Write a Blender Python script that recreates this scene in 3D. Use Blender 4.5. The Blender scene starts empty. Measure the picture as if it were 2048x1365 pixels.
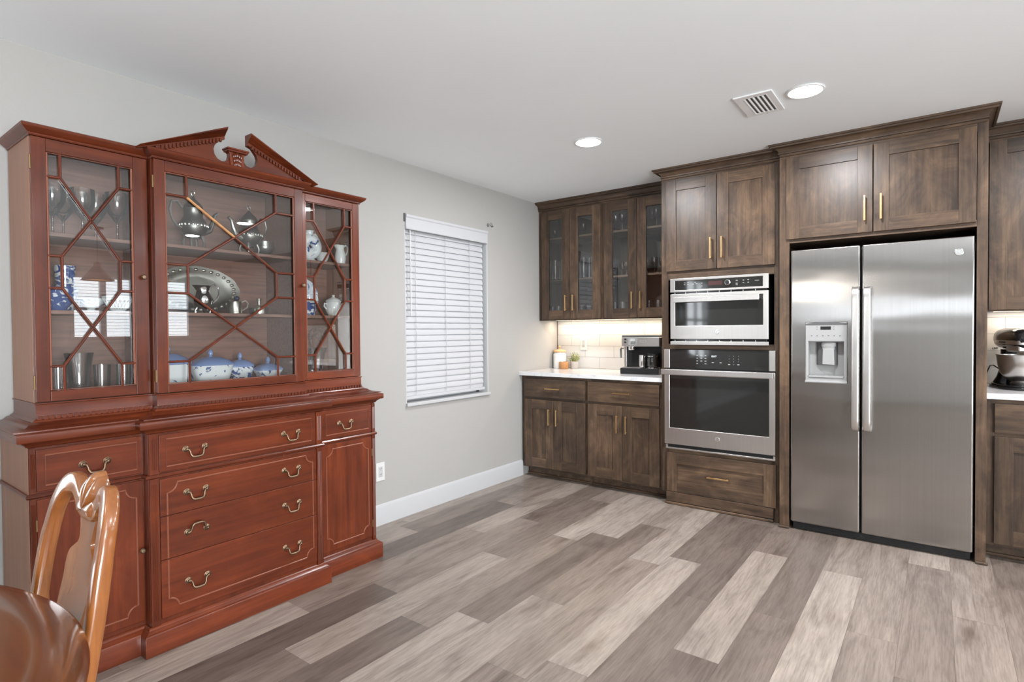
import bpy, bmesh, math, random
from mathutils import Vector, Matrix
random.seed(11)
PI = math.pi
SC = bpy.context.scene
COL = SC.collection

# ------------------------------------------------------------------ camera
cam_data = bpy.data.cameras.new('camera')
cam = bpy.data.objects.new('camera', cam_data)
COL.objects.link(cam)
cam_data.sensor_width = 36.0
cam_data.lens = 19.87981
cam_data.clip_start = 0.05
_r = Vector((0.798764, 0.601595, -0.007723)); _u = Vector((-0.004534, 0.018855, 0.999812)); _f = Vector((-0.601628, 0.798578, -0.017788))
cam.matrix_world = Matrix(((_r.x, _u.x, -_f.x, 2.93997), (_r.y, _u.y, -_f.y, -4.63881), (_r.z, _u.z, -_f.z, 1.27489), (0, 0, 0, 1)))
SC.camera = cam

# ------------------------------------------------------------------ view, world, daylight
SC.view_settings.view_transform = 'Standard'
SC.view_settings.look = 'None'
SC.view_settings.gamma = 1.0
SC.view_settings.use_curve_mapping = False
SC.view_settings.exposure = 0.22
SC.cycles.max_bounces = 10
SC.cycles.diffuse_bounces = 5
SC.cycles.glossy_bounces = 5
SC.cycles.transparent_max_bounces = 32
SC.cycles.transmission_bounces = 8
SC.cycles.caustics_reflective = False
SC.cycles.caustics_refractive = False
SC.cycles.sample_clamp_indirect = 6.0
world = bpy.data.worlds.new('sky'); SC.world = world
world.use_nodes = True
world.node_tree.nodes['Background'].inputs[0].default_value = (0.86, 0.93, 1.0, 1)
world.node_tree.nodes['Background'].inputs[1].default_value = 3.2

def area_light(name, loc, direction, sx, sy, power, color, shape='RECTANGLE', spread=PI):
    l = bpy.data.lights.new(name, 'AREA'); l.shape = shape; l.size = sx; l.size_y = sy
    l.energy = power; l.color = color; l.spread = spread
    o = bpy.data.objects.new(name, l); COL.objects.link(o); o.location = loc
    o.rotation_euler = Vector(direction).to_track_quat('-Z', 'Y').to_euler()
    return o
DAY = (0.90, 0.96, 1.0)
WARM = (0.96, 0.97, 1.0)
# daylight entering through the kitchen, dining and rear windows, plus an added side fill
area_light('daylight_kitchen_window', (7.06, -1.38, 1.64), (-1, 0, 0.02), 1.5, 0.86, 11, DAY)
area_light('added_side_fill', (7.50, -5.6, 0.95), (-1, 0, 0.55), 2.6, 2.0, 640, DAY)  # added fill, tilted up to brighten the ceiling; its door is made up
area_light('daylight_dining_window', (-0.10, -5.40, 1.42), (1, 0, 0.02), 1.0, 1.2, 34, DAY)
H = 2.4395
LED_X = [1.213, 2.417, 3.62, 4.82, 6.02]
for x_ in LED_X:
    area_light('downlight_lamp', (x_, -1.548, H - 0.012), (0, 0, -1), 0.125, 0.125, 26, WARM, 'DISK')
for x_, y_ in ((4.6, -5.2), (4.6, -3.2)):  # extra unseen downlights without fixtures, added to light the room
    area_light('downlight_lamp', (x_, y_, H - 0.012), (0, 0, -1), 0.125, 0.125, 26, WARM, 'DISK')
_l = bpy.data.lights.new('dining_fill_lamp', 'POINT'); _l.energy = 15; _l.color = (1.0, 0.95, 0.88); _l.shadow_soft_size = 0.16  # added fill for the dining side
_o = bpy.data.objects.new('dining_fill_lamp', _l); COL.objects.link(_o); _o.location = (1.55, -5.35, 1.80)
area_light('under_cabinet_lamp', (0.665, -0.105, 1.368), (0, 0, -1), 1.22, 0.02, 5.2, (1.0, 0.82, 0.62))
area_light('under_cabinet_lamp', (3.7, -0.105, 1.368), (0, 0, -1), 1.0, 0.02, 4.2, (1.0, 0.82, 0.62))

# ------------------------------------------------------------------ mesh helpers
class MB:
    def __init__(s):
        s.v = []; s.f = []; s.mi = []; s.m = 0; s.attr = []; s.a = 0.0
    def add(s, vs, fs):
        o = len(s.v); s.v += [tuple(p) for p in vs]
        for f in fs:
            s.f.append(tuple(i + o for i in f)); s.mi.append(s.m); s.attr.append(s.a)
        return s
    def box(s, x0, x1, y0, y1, z0, z1):
        if x0 > x1: x0, x1 = x1, x0
        if y0 > y1: y0, y1 = y1, y0
        if z0 > z1: z0, z1 = z1, z0
        return s.add([(x0,y0,z0),(x1,y0,z0),(x1,y1,z0),(x0,y1,z0),(x0,y0,z1),(x1,y0,z1),(x1,y1,z1),(x0,y1,z1)],
              [(0,3,2,1),(4,5,6,7),(0,1,5,4),(1,2,6,5),(2,3,7,6),(3,0,4,7)])
    def prism(s, poly, axis, a, b):
        n = len(poly)
        def P(p, t):
            return (t, p[0], p[1]) if axis == 'x' else (p[0], t, p[1]) if axis == 'y' else (p[0], p[1], t)
        vs = [P(p, a) for p in poly] + [P(p, b) for p in poly]
        fs = [tuple(range(n))[::-1], tuple(range(n, 2*n))] + [(i, (i+1) % n, n + (i+1) % n, n + i) for i in range(n)]
        return s.add(vs, fs)
    def lathe(s, prof, c=(0,0,0), axis='z', n=28, sx=1.0, sy=1.0):
        vs = []; fs = []
        def P(r, h, a):
            u, w = r*math.cos(a)*sx, r*math.sin(a)*sy
            if axis == 'z': return (c[0]+u, c[1]+w, c[2]+h)
            if axis == 'x': return (c[0]+h, c[1]+u, c[2]+w)
            return (c[0]+w, c[1]+h, c[2]+u)
        rings = []
        for r, h in prof:
            if r < 1e-6:
                rings.append([len(vs)]); vs.append(P(0, h, 0))
            else:
                rings.append(list(range(len(vs), len(vs)+n))); vs += [P(r, h, 2*PI*i/n) for i in range(n)]
        for A, B in zip(rings, rings[1:]):
            for i in range(n):
                j = (i+1) % n
                if len(A) == 1 and len(B) == 1: continue
                if len(A) == 1: fs.append((A[0], B[j], B[i]))
                elif len(B) == 1: fs.append((A[i], A[j], B[0]))
                else: fs.append((A[i], A[j], B[j], B[i]))
        return s.add(vs, fs)
    def cyl(s, p0, p1, r, n=16, r1=None):
        return s.tube([p0, p1], [r, r if r1 is None else r1], n)
    def tube(s, pts, r, n=10, closed=False, flat=None, ref=None, power=1.0):
        """round (or, with flat=(width, depth) and ref = depth direction, flattened) tube along pts"""
        P = [Vector(p) for p in pts]; m = len(P)
        R = r if isinstance(r, (list, tuple)) else [r]*m
        vs = []; fs = []
        T = []
        for i in range(m):
            if closed: t = P[(i+1) % m] - P[i-1]
            else: t = P[min(i+1, m-1)] - P[max(i-1, 0)]
            T.append(t.normalized())
        N = Vector(ref) if ref is not None else Vector((0, 0, 1))
        if ref is None and abs(T[0].dot(N)) > 0.9: N = Vector((1, 0, 0))
        for i in range(m):
            N0 = Vector(ref) if ref is not None else N
            N = (N0 - T[i]*N0.dot(T[i])).normalized()
            B = T[i].cross(N)
            if flat:
                fw = flat[i] if isinstance(flat, list) else flat
                w, d = fw
            else: w = d = 2*R[i]
            for k in range(n):
                a = 2*PI*k/n + PI/n
                ca, sa = math.cos(a), math.sin(a)
                if power != 1.0:
                    ca = math.copysign(abs(ca)**power, ca); sa = math.copysign(abs(sa)**power, sa)
                vs.append(P[i] + B*(w/2*ca) + N*(d/2*sa))
        q = m if closed else m-1
        for i in range(q):
            j = (i+1) % m
            for k in range(n):
                l = (k+1) % n
                fs.append((i*n+k, i*n+l, j*n+l, j*n+k))
        if not closed:
            fs.append(tuple(range(n))[::-1]); fs.append(tuple(range((m-1)*n, m*n)))
        return s.add(vs, fs)
    def sweep(s, prof, path, closed=False):
        """profile (outward offset, z) mitred along a plan path; outward lies right of travel"""
        P = [Vector((p[0], p[1])) for p in path]; m = len(P); n = len(prof)
        dirs = []
        nn = m if closed else m-1
        for i in range(nn): dirs.append((P[(i+1) % m]-P[i]).normalized())
        vs = []
        for i in range(m):
            if closed: a, b = dirs[i-1], dirs[i]
            else: a = dirs[max(i-1, 0)]; b = dirs[min(i, m-2)]
            na = Vector((a.y, -a.x)); nb = Vector((b.y, -b.x))
            mm = na + nb; mm = mm / mm.length
            mm = mm / max(0.2, mm.dot(na))
            for o, z in prof: vs.append((P[i].x + mm.x*o, P[i].y + mm.y*o, z))
        fs = []
        for i in range(nn):
            j = (i+1) % m
            for k in range(n):
                l = (k+1) % n
                fs.append((i*n+k, j*n+k, j*n+l, i*n+l))
        if not closed:
            fs.append(tuple(range(n))); fs.append(tuple(range((m-1)*n, m*n))[::-1])
        return s.add(vs, fs)
    def ball(s, c, rx, ry=None, rz=None, n=16, m=10):
        ry = rx if ry is None else ry; rz = rx if rz is None else rz
        vs = [(c[0], c[1], c[2]-rz)]; fs = []
        for i in range(1, m):
            p = -PI/2 + PI*i/m
            for k in range(n):
                a = 2*PI*k/n
                vs.append((c[0]+rx*math.cos(p)*math.cos(a), c[1]+ry*math.cos(p)*math.sin(a), c[2]+rz*math.sin(p)))
        vs.append((c[0], c[1], c[2]+rz)); L = len(vs)-1
        for k in range(n):
            l = (k+1) % n
            fs.append((0, 1+l, 1+k)); fs.append((L, L-n+k, L-n+l))
            for i in range(m-2):
                fs.append((1+i*n+k, 1+i*n+l, 1+(i+1)*n+l, 1+(i+1)*n+k))
        return s.add(vs, fs)
    def plate_hole(s, x0, x1, z0, z1, hx0, hx1, hz0, hz1, yf, yb):
        X = [x0, hx0, hx1, x1]; Z = [z0, hz0, hz1, z1]
        vs = [(x, y, z) for y in (yf, yb) for z in Z for x in X]
        def I(k, i, j): return k*16 + j*4 + i
        fs = []
        for j in range(3):
            for i in range(3):
                if i == 1 and j == 1: continue
                fs.append((I(0,i,j), I(0,i+1,j), I(0,i+1,j+1), I(0,i,j+1)))
                fs.append((I(1,i,j), I(1,i,j+1), I(1,i+1,j+1), I(1,i+1,j)))
        for i in range(3):
            fs.append((I(0,i,0), I(1,i,0), I(1,i+1,0), I(0,i+1,0)))
            fs.append((I(0,i,3), I(0,i+1,3), I(1,i+1,3), I(1,i,3)))
            fs.append((I(0,0,i), I(0,0,i+1), I(1,0,i+1), I(1,0,i)))
            fs.append((I(0,3,i), I(1,3,i), I(1,3,i+1), I(0,3,i+1)))
        fs.append((I(0,1,1), I(0,2,1), I(1,2,1), I(1,1,1)))
        fs.append((I(0,1,2), I(1,1,2), I(1,2,2), I(0,2,2)))
        fs.append((I(0,1,1), I(1,1,1), I(1,1,2), I(0,1,2)))
        fs.append((I(0,2,1), I(0,2,2), I(1,2,2), I(1,2,1)))
        return s.add(vs, fs)
    def text(s, body, size, origin, right=(1,0,0), up=(0,0,1), depth=0.0004, align='CENTER', squash=1.0):
        cu = bpy.data.curves.new('t', 'FONT'); cu.body = body; cu.size = size; cu.align_x = align; cu.align_y = 'CENTER'
        cu.extrude = depth; cu.resolution_u = 3
        o = bpy.data.objects.new('t', cu); COL.objects.link(o)
        dg = bpy.context.evaluated_depsgraph_get()
        me = o.evaluated_get(dg).to_mesh()
        r = Vector(right); u = Vector(up); nrm = r.cross(u); O = Vector(origin)
        vs = [O + r*(p.co.x*squash) + u*p.co.y + nrm*p.co.z for p in me.vertices]
        fs = [tuple(f.vertices) for f in me.polygons]
        o.evaluated_get(dg).to_mesh_clear()
        bpy.data.objects.remove(o); bpy.data.curves.remove(cu)
        return s.add(vs, fs)

BASE = {}
def obj(name, mb, mats, parent=None, bevel=0.0, seg=2, angle=32, fix=True):
    me = bpy.data.meshes.new(name)
    off = BASE.get(parent.name, Vector((0,0,0))) if parent is not None else Vector((0,0,0))
    me.from_pydata([(p[0]-off.x, p[1]-off.y, p[2]-off.z) for p in mb.v], [], mb.f)
    if not isinstance(mats, (list, tuple)): mats = [mats]
    for m in mats: me.materials.append(m)
    if len(mats) > 1: me.polygons.foreach_set('material_index', mb.mi)
    if any(mb.attr):
        at = me.attributes.new('tone', 'FLOAT', 'FACE'); at.data.foreach_set('value', mb.attr)
    if fix:
        bm = bmesh.new(); bm.from_mesh(me); bmesh.ops.recalc_face_normals(bm, faces=bm.faces); bm.to_mesh(me); bm.free()
    me.polygons.foreach_set('use_smooth', [True]*len(me.polygons))
    me.set_sharp_from_angle(angle=math.radians(angle))
    me.update()
    o = bpy.data.objects.new(name, me); COL.objects.link(o)
    if parent is not None:
        o.parent = parent
        BASE[o.name] = off
    else: BASE[o.name] = Vector((0,0,0))
    if bevel:
        b = o.modifiers.new('bevel', 'BEVEL'); b.width = bevel; b.segments = seg; b.limit_method = 'ANGLE'; b.angle_limit = math.radians(40)
        b.harden_normals = True
    return o
def thing(name, label, cat, loc=(0,0,0), group=None):
    o = bpy.data.objects.new(name, None); COL.objects.link(o); o.location = loc
    o.empty_display_size = 0.05
    o['label'] = label; o['category'] = cat
    if group: o['group'] = group
    BASE[o.name] = Vector(loc)
    return o
def tag(o, label, cat, group=None):
    o['label'] = label; o['category'] = cat
    if group: o['group'] = group
    return o
def structure(o):
    o['kind'] = 'structure'; return o
def copy_thing(root, loc, label=None, rotz=None, group=None, scale=None):
    r = root.copy(); COL.objects.link(r); r.location = loc
    if rotz is not None: r.rotation_euler = (0, 0, rotz)
    if scale is not None: r.scale = (scale, scale, scale)
    if label: r['label'] = label
    if group: r['group'] = group
    for ch in list(root.children):
        c = ch.copy(); COL.objects.link(c); c.parent = r
        for g in list(ch.children):
            d = g.copy(); COL.objects.link(d); d.parent = c
    return r

# ------------------------------------------------------------------ materials
def new_mat(name):
    m = bpy.data.materials.new(name); m.use_nodes = True
    nt = m.node_tree; b = nt.nodes['Principled BSDF']
    return m, nt, b
def plain(name, col, rough=0.5, metal=0.0, spec=0.5, coat=0.0, emit=None, estr=0.0, trans=0.0, ior=1.45):
    m, nt, b = new_mat(name)
    b.inputs['Base Color'].default_value = (*col, 1)
    b.inputs['Roughness'].default_value = rough
    b.inputs['Metallic'].default_value = metal
    b.inputs['Specular IOR Level'].default_value = spec
    b.inputs['Coat Weight'].default_value = coat
    b.inputs['Coat Roughness'].default_value = 0.08
    b.inputs['IOR'].default_value = ior
    if emit:
        b.inputs['Emission Color'].default_value = (*emit, 1); b.inputs['Emission Strength'].default_value = estr
    return m
def N(nt, t, **kw):
    n = nt.nodes.new(t)
    for k, v in kw.items(): setattr(n, k, v)
    return n
def ramp(nt, stops):
    r = N(nt, 'ShaderNodeValToRGB'); e = r.color_ramp.elements
    e[0].position = stops[0][0]; e[0].color = (*stops[0][1], 1)
    e[1].position = stops[-1][0]; e[1].color = (*stops[-1][1], 1)
    for p, c in stops[1:-1]:
        q = e.new(p); q.color = (*c, 1)
    return r
def coords(nt, scale, rnd=True):
    tc = N(nt, 'ShaderNodeTexCoord'); mp = N(nt, 'ShaderNodeMapping')
    nt.links.new(tc.outputs['Object'], mp.inputs['Vector'])
    mp.inputs['Scale'].default_value = scale
    if rnd:
        oi = N(nt, 'ShaderNodeObjectInfo'); mu = N(nt, 'ShaderNodeMath', operation='MULTIPLY'); mu.inputs[1].default_value = 37.0
        nt.links.new(oi.outputs['Random'], mu.inputs[0]); nt.links.new(mu.outputs[0], mp.inputs['Location'])
    return mp
def noise(nt, vec, scale, detail=4, rough=0.55, dist=0.0):
    n = N(nt, 'ShaderNodeTexNoise'); n.inputs['Scale'].default_value = scale; n.inputs['Detail'].default_value = detail
    n.inputs['Roughness'].default_value = rough; n.inputs['Distortion'].default_value = dist
    if vec is not None: nt.links.new(vec, n.inputs['Vector'])
    return n
def mixc(nt, fac, a, b, mode='MIX'):
    m = N(nt, 'ShaderNodeMix', data_type='RGBA', blend_type=mode)
    for s, val in ((m.inputs[0], fac), (m.inputs[6], a), (m.inputs[7], b)):
        if isinstance(val, (int, float)): s.default_value = val
        elif isinstance(val, tuple): s.default_value = (*val, 1)
        else: nt.links.new(val, s)
    return m.outputs[2]
def bump(nt, b, h, strength, dist=0.001):
    bp = N(nt, 'ShaderNodeBump'); bp.inputs['Strength'].default_value = strength; bp.inputs['Distance'].default_value = dist
    nt.links.new(h, bp.inputs['Height']); nt.links.new(bp.outputs[0], b.inputs['Normal'])

def wood(name, grain, dark, mid, light, rough, blotch=0.5, coat=0.0, fine=1.0, spec=0.5, bscale=1.0, vary=0.0):
    m, nt, b = new_mat(name)
    long_, cross = 1.3, 24.0
    sc = {'z': (cross, cross, long_), 'x': (long_, cross, cross), 'y': (cross, long_, cross)}[grain]
    mp = coords(nt, sc)
    n1 = noise(nt, mp.outputs[0], 1.0, 6, 0.62, 0.35)
    bs = {'z': (5.0, 5.0, 2.6), 'x': (2.6, 5.0, 5.0), 'y': (5.0, 2.6, 5.0)}[grain]
    mp2 = coords(nt, tuple(q*bscale for q in bs))
    n2 = noise(nt, mp2.outputs[0], 1.0, 5, 0.66, 0.9)
    fs = {'z': (90, 90, 4), 'x': (4, 90, 90), 'y': (90, 4, 90)}[grain]
    mp3 = coords(nt, fs)
    n3 = noise(nt, mp3.outputs[0], 1.0, 2, 0.5)
    r = ramp(nt, [(0.30, dark), (0.5, mid), (0.72, light)])
    nt.links.new(n1.outputs['Fac'], r.inputs[0])
    r2 = ramp(nt, [(0.33, dark), (0.52, mid), (0.70, light)])
    nt.links.new(n2.outputs['Fac'], r2.inputs[0])
    c = mixc(nt, blotch, r.outputs[0], r2.outputs[0])
    r3 = ramp(nt, [(0.35, (0.78, 0.78, 0.78)), (0.6, (1.06, 1.06, 1.06))])
    nt.links.new(n3.outputs['Fac'], r3.inputs[0])
    c = mixc(nt, fine, c, r3.outputs[0], 'MULTIPLY')
    oi = N(nt, 'ShaderNodeObjectInfo')
    rv = ramp(nt, [(0.0, (1-vary, 1-vary, 1-vary)), (1.0, (1+vary, 1+vary*0.9, 1+vary*0.8))])
    nt.links.new(oi.outputs['Random'], rv.inputs[0])
    c = mixc(nt, 1.0, c, rv.outputs[0], 'MULTIPLY')
    nt.links.new(c, b.inputs['Base Color'])
    b.inputs['Roughness'].default_value = rough
    b.inputs['Specular IOR Level'].default_value = spec
    b.inputs['Coat Weight'].default_value = coat; b.inputs['Coat Roughness'].default_value = 0.12
    bump(nt, b, n3.outputs['Fac'], 0.06, 0.0006)
    return m
AL_D, AL_M, AL_L = (0.026, 0.0175, 0.0125), (0.080, 0.050, 0.032), (0.172, 0.108, 0.063)
M = {}
M['alder_v'] = wood('stained_alder_vertical', 'z', AL_D, AL_M, AL_L, 0.36, 0.6, bscale=1.5, vary=0.22, spec=0.42)
M['alder_h'] = wood('stained_alder_horizontal', 'x', AL_D, AL_M, AL_L, 0.36, 0.6, bscale=1.5, vary=0.22, spec=0.42)
M['alder_y'] = wood('stained_alder_side', 'y', AL_D, AL_M, AL_L, 0.36, 0.5)
M['shelf'] = wood('pale_shelf_wood', 'x', (0.16, 0.11, 0.07), (0.24, 0.17, 0.11), (0.32, 0.24, 0.16), 0.5, 0.3)
M['interior'] = plain('cabinet_interior', (0.080, 0.060, 0.046), 0.6)
MH = ((0.050, 0.0100, 0.0042), (0.104, 0.0200, 0.0068), (0.162, 0.034, 0.0105))
M['mahog_v'] = wood('mahogany_vertical', 'z', *MH, 0.28, 0.45, 0.10, 0.6, 0.34, vary=0.16)
M['mahog_h'] = wood('mahogany_horizontal', 'y', *MH, 0.28, 0.45, 0.10, 0.6, 0.34, vary=0.16)
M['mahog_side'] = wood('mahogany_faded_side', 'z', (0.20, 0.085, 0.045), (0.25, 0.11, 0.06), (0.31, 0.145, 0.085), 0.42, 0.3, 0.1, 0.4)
M['mahog_in'] = wood('mahogany_inside', 'y', (0.19, 0.092, 0.068), (0.22, 0.11, 0.082), (0.25, 0.13, 0.098), 0.5, 0.4)
M['mahog_highlight'] = plain('moulding_painted_highlight', (0.20, 0.062, 0.033), 0.35, coat=0.2)  # lighter brown puts the highlight along mouldings and beads into the colour
M['raw_wood'] = wood('bare_unfinished_wood', 'y', (0.42, 0.19, 0.07), (0.5, 0.24, 0.09), (0.58, 0.3, 0.12), 0.6, 0.3)
CW = ((0.14, 0.042, 0.010), (0.23, 0.074, 0.016), (0.33, 0.120, 0.030))
M['chair'] = wood('honey_chair_wood', 'z', *CW, 0.22, 0.3, 0.7, 0.4)
M['table'] = wood('glossy_table_wood', 'x', (0.082, 0.025, 0.009), (0.108, 0.034, 0.011), (0.135, 0.045, 0.014), 0.18, 0.2, 0.55, 0.4)
M['plant_pot'] = plain('grey_pot_glaze', (0.42, 0.38, 0.36), 0.6)
M['cup_wood'] = wood('tan_cup_wood', 'z', (0.34, 0.15, 0.05), (0.46, 0.22, 0.08), (0.56, 0.29, 0.12), 0.5, 0.3)
M['lid_wood'] = wood('pale_lid_wood', 'x', (0.48, 0.27, 0.12), (0.58, 0.35, 0.17), (0.66, 0.43, 0.23), 0.5, 0.3)
M['white'] = plain('white_paint', (0.45, 0.45, 0.455), 0.42)
M['white_plastic'] = plain('white_plastic', (0.60, 0.595, 0.58), 0.35)
M['blind'] = plain('white_blind', (0.46, 0.46, 0.472), 0.40)
M['vent_white'] = plain('white_vent_metal', (0.80, 0.80, 0.80), 0.45)
M['dark'] = plain('dark_slot', (0.012, 0.012, 0.012), 0.5)
M['black_plastic'] = plain('black_plastic', (0.014, 0.014, 0.015), 0.35)
M['black_gloss'] = plain('black_enamel', (0.010, 0.010, 0.011), 0.14, coat=0.1)
M['black_glass'] = plain('black_oven_glass', (0.016, 0.016, 0.015), 0.05, spec=0.7)
M['brass'] = plain('satin_brass_pull', (0.62, 0.40, 0.20), 0.30, 1.0)
M['old_brass'] = plain('aged_brass', (0.23, 0.155, 0.10), 0.46, 1.0)
M['hinge'] = plain('brass_hinge', (0.24, 0.16, 0.08), 0.5, 1.0)
M['chrome'] = plain('chrome', (0.82, 0.82, 0.82), 0.12, 1.0)
M['pewter'] = plain('pewter', (0.60, 0.57, 0.50), 0.30, 1.0)
M['silver'] = plain('tarnished_silver', (0.30, 0.29, 0.265), 0.34, 1.0)
M['grey_plastic'] = plain('grey_dispenser_plastic', (0.30, 0.30, 0.295), 0.4)
M['dark_grey'] = plain('dark_grey_plastic', (0.09, 0.09, 0.09), 0.45)
M['print'] = plain('pale_printing', (0.36, 0.36, 0.35), 0.5)
M['print_dark'] = plain('dark_printing', (0.10, 0.10, 0.11), 0.5)
M['grout_line'] = plain('dark_gap', (0.05, 0.04, 0.035), 0.8)
M['lit_digits'] = plain('lit_clock_digits', (0.6, 0.7, 0.7), 0.5, emit=(0.9, 0.97, 1.0), estr=1.2)
M['red_digits'] = plain('red_display', (0.045, 0.018, 0.016), 0.2, emit=(0.8, 0.15, 0.12), estr=0.012)
M['led'] = plain('led_diffuser', (1, 1, 1), 0.5, emit=(1.0, 0.98, 0.95), estr=20.0)
M['strip_led'] = plain('warm_led_strip', (1, 0.9, 0.7), 0.5, emit=(1.0, 0.82, 0.6), estr=6.0)
M['sky_glow'] = plain('daylight_sky', (0.8, 0.9, 1.0), 0.9, emit=(0.86, 0.93, 1.0), estr=3.0)
M['leaf'] = plain('pale_green_leaf', (0.30, 0.33, 0.14), 0.6)
M['leaf2'] = plain('yellow_flower', (0.62, 0.55, 0.25), 0.7)
M['dried'] = plain('dried_brown_petals', (0.11, 0.045, 0.03), 0.7)
M['porcelain'] = plain('white_porcelain', (0.72, 0.72, 0.70), 0.18, coat=0.3)
M['blue_lid'] = plain('pale_blue_glaze', (0.19, 0.27, 0.50), 0.16, coat=0.4)
M['cushion'] = plain('seat_fabric', (0.45, 0.40, 0.33), 0.9)

def steel(name, col, rough, aniso, rot=0.0):
    m, nt, b = new_mat(name)
    b.inputs['Metallic'].default_value = 1.0
    b.inputs['Anisotropic'].default_value = aniso
    b.inputs['Anisotropic Rotation'].default_value = rot
    t = N(nt, 'ShaderNodeTangent', direction_type='RADIAL', axis='Z')
    nt.links.new(t.outputs[0], b.inputs['Tangent'])
    mp = coords(nt, (160, 160, 1.2))
    n = noise(nt, mp.outputs[0], 1.0, 2, 0.5)
    rr = ramp(nt, [(0.3, tuple(c*0.97 for c in col)), (0.7, tuple(min(1, c*1.02) for c in col))])
    nt.links.new(n.outputs['Fac'], rr.inputs[0]); nt.links.new(rr.outputs[0], b.inputs['Base Color'])
    b.inputs['Roughness'].default_value = rough
    mp2 = coords(nt, (1.6, 1.6, 5.0), rnd=True)
    n2 = noise(nt, mp2.outputs[0], 1.0, 1, 0.4)
    bump(nt, b, n2.outputs['Fac'], 0.12, 0.02)
    return m
M['steel'] = steel('brushed_stainless', (0.39, 0.373, 0.358), 0.16, 0.92)
M['steel_trim'] = steel('stainless_trim', (0.66, 0.64, 0.62), 0.30, 0.4)

def glass_pane(name, tint=(1, 1, 1), boost=1.0, rough=0.0, base=0.0):
    m = bpy.data.materials.new(name); m.use_nodes = True; nt = m.node_tree; nt.nodes.clear()
    out = N(nt, 'ShaderNodeOutputMaterial'); mx = N(nt, 'ShaderNodeMixShader')
    tr = N(nt, 'ShaderNodeBsdfTransparent'); tr.inputs[0].default_value = (*tint, 1)
    gl = N(nt, 'ShaderNodeBsdfGlossy'); gl.inputs['Roughness'].default_value = rough
    fr = N(nt, 'ShaderNodeFresnel'); fr.inputs[0].default_value = 1.5
    mm = N(nt, 'ShaderNodeMath', operation='MULTIPLY_ADD'); mm.inputs[1].default_value = boost; mm.inputs[2].default_value = base
    mm.use_clamp = True
    nt.links.new(fr.outputs[0], mm.inputs[0]); nt.links.new(mm.outputs[0], mx.inputs[0])
    nt.links.new(tr.outputs[0], mx.inputs[1]); nt.links.new(gl.outputs[0], mx.inputs[2]); nt.links.new(mx.outputs[0], out.inputs[0])
    return m
M['pane'] = glass_pane('window_pane', (0.97, 0.98, 0.975), 2.0)
M['cabinet_pane'] = glass_pane('cabinet_door_glass', (0.95, 0.955, 0.95), 1.7)
M['crystal'] = glass_pane('clear_crystal', (0.985, 0.985, 0.98), 1.1, 0.03, 0.02)
M['cut_crystal'] = glass_pane('cut_crystal', (0.98, 0.98, 0.985), 1.5, 0.12, 0.06)
M['amber_lit_glass'] = glass_pane('clear_glass_painted_amber_light', (0.97, 0.84, 0.76), 1.5, 0.10, 0.07)  # tint puts the orange light on clear glasses into their colour
M['carafe'] = glass_pane('carafe_glass', (0.75, 0.75, 0.74), 1.2, 0.0, 0.03)

def painted_porcelain(name, scale, thr, base=(0.74, 0.75, 0.76), blue=(0.035, 0.075, 0.25)):
    m, nt, b = new_mat(name)
    mp = coords(nt, (1, 1, 1))
    n = noise(nt, mp.outputs[0], scale, 5, 0.55, 2.2)
    r = ramp(nt, [(thr-0.03, base), (thr+0.015, blue)])
    nt.links.new(n.outputs['Fac'], r.inputs[0]); nt.links.new(r.outputs[0], b.inputs['Base Color'])
    b.inputs['Roughness'].default_value = 0.16; b.inputs['Coat Weight'].default_value = 0.3
    return m
M['delft_light'] = painted_porcelain('blue_flower_porcelain', 14, 0.60)
M['delft_pale'] = painted_porcelain('pale_blue_porcelain', 16, 0.56, (0.66, 0.69, 0.74), (0.16, 0.24, 0.42))
M['delft_mid'] = painted_porcelain('blue_scene_porcelain', 20, 0.52)
M['delft_dark'] = painted_porcelain('dark_blue_porcelain', 18, 0.44)

def wall_paint(name, col, bumpy=0.25):
    m, nt, b = new_mat(name)
    tc = N(nt, 'ShaderNodeTexCoord')
    n = noise(nt, tc.outputs['Object'], 130.0, 3, 0.6)
    n2 = noise(nt, tc.outputs['Object'], 1.3, 2, 0.5)
    r = ramp(nt, [(0.3, tuple(c*0.985 for c in col)), (0.7, tuple(c*1.015 for c in col))])
    nt.links.new(n2.outputs['Fac'], r.inputs[0]); nt.links.new(r.outputs[0], b.inputs['Base Color'])
    b.inputs['Roughness'].default_value = 0.72; b.inputs['Specular IOR Level'].default_value = 0.25
    bump(nt, b, n.outputs['Fac'], bumpy, 0.0015)
    return m
M['wall'] = wall_paint('greige_wall_paint', (0.36, 0.347, 0.33), 0.3)
M['ceiling'] = wall_paint('white_ceiling_paint', (0.90, 0.93, 0.95), 0.15)

def quartz():
    m, nt, b = new_mat('white_quartz')
    tc = N(nt, 'ShaderNodeTexCoord')
    n = noise(nt, tc.outputs['Object'], 2.2, 5, 0.6, 1.8)
    ml = N(nt, 'ShaderNodeMath', operation='SUBTRACT'); ml.inputs[1].default_value = 0.5
    ab = N(nt, 'ShaderNodeMath', operation='ABSOLUTE')
    nt.links.new(n.outputs['Fac'], ml.inputs[0]); nt.links.new(ml.outputs[0], ab.inputs[0])
    r = ramp(nt, [(0.0, (0.56, 0.56, 0.57)), (0.018, (0.66, 0.66, 0.66)), (0.08, (0.69, 0.69, 0.69))])
    nt.links.new(ab.outputs[0], r.inputs[0]); nt.links.new(r.outputs[0], b.inputs['Base Color'])
    b.inputs['Roughness'].default_value = 0.18
    return m
M['quartz'] = quartz()

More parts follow.
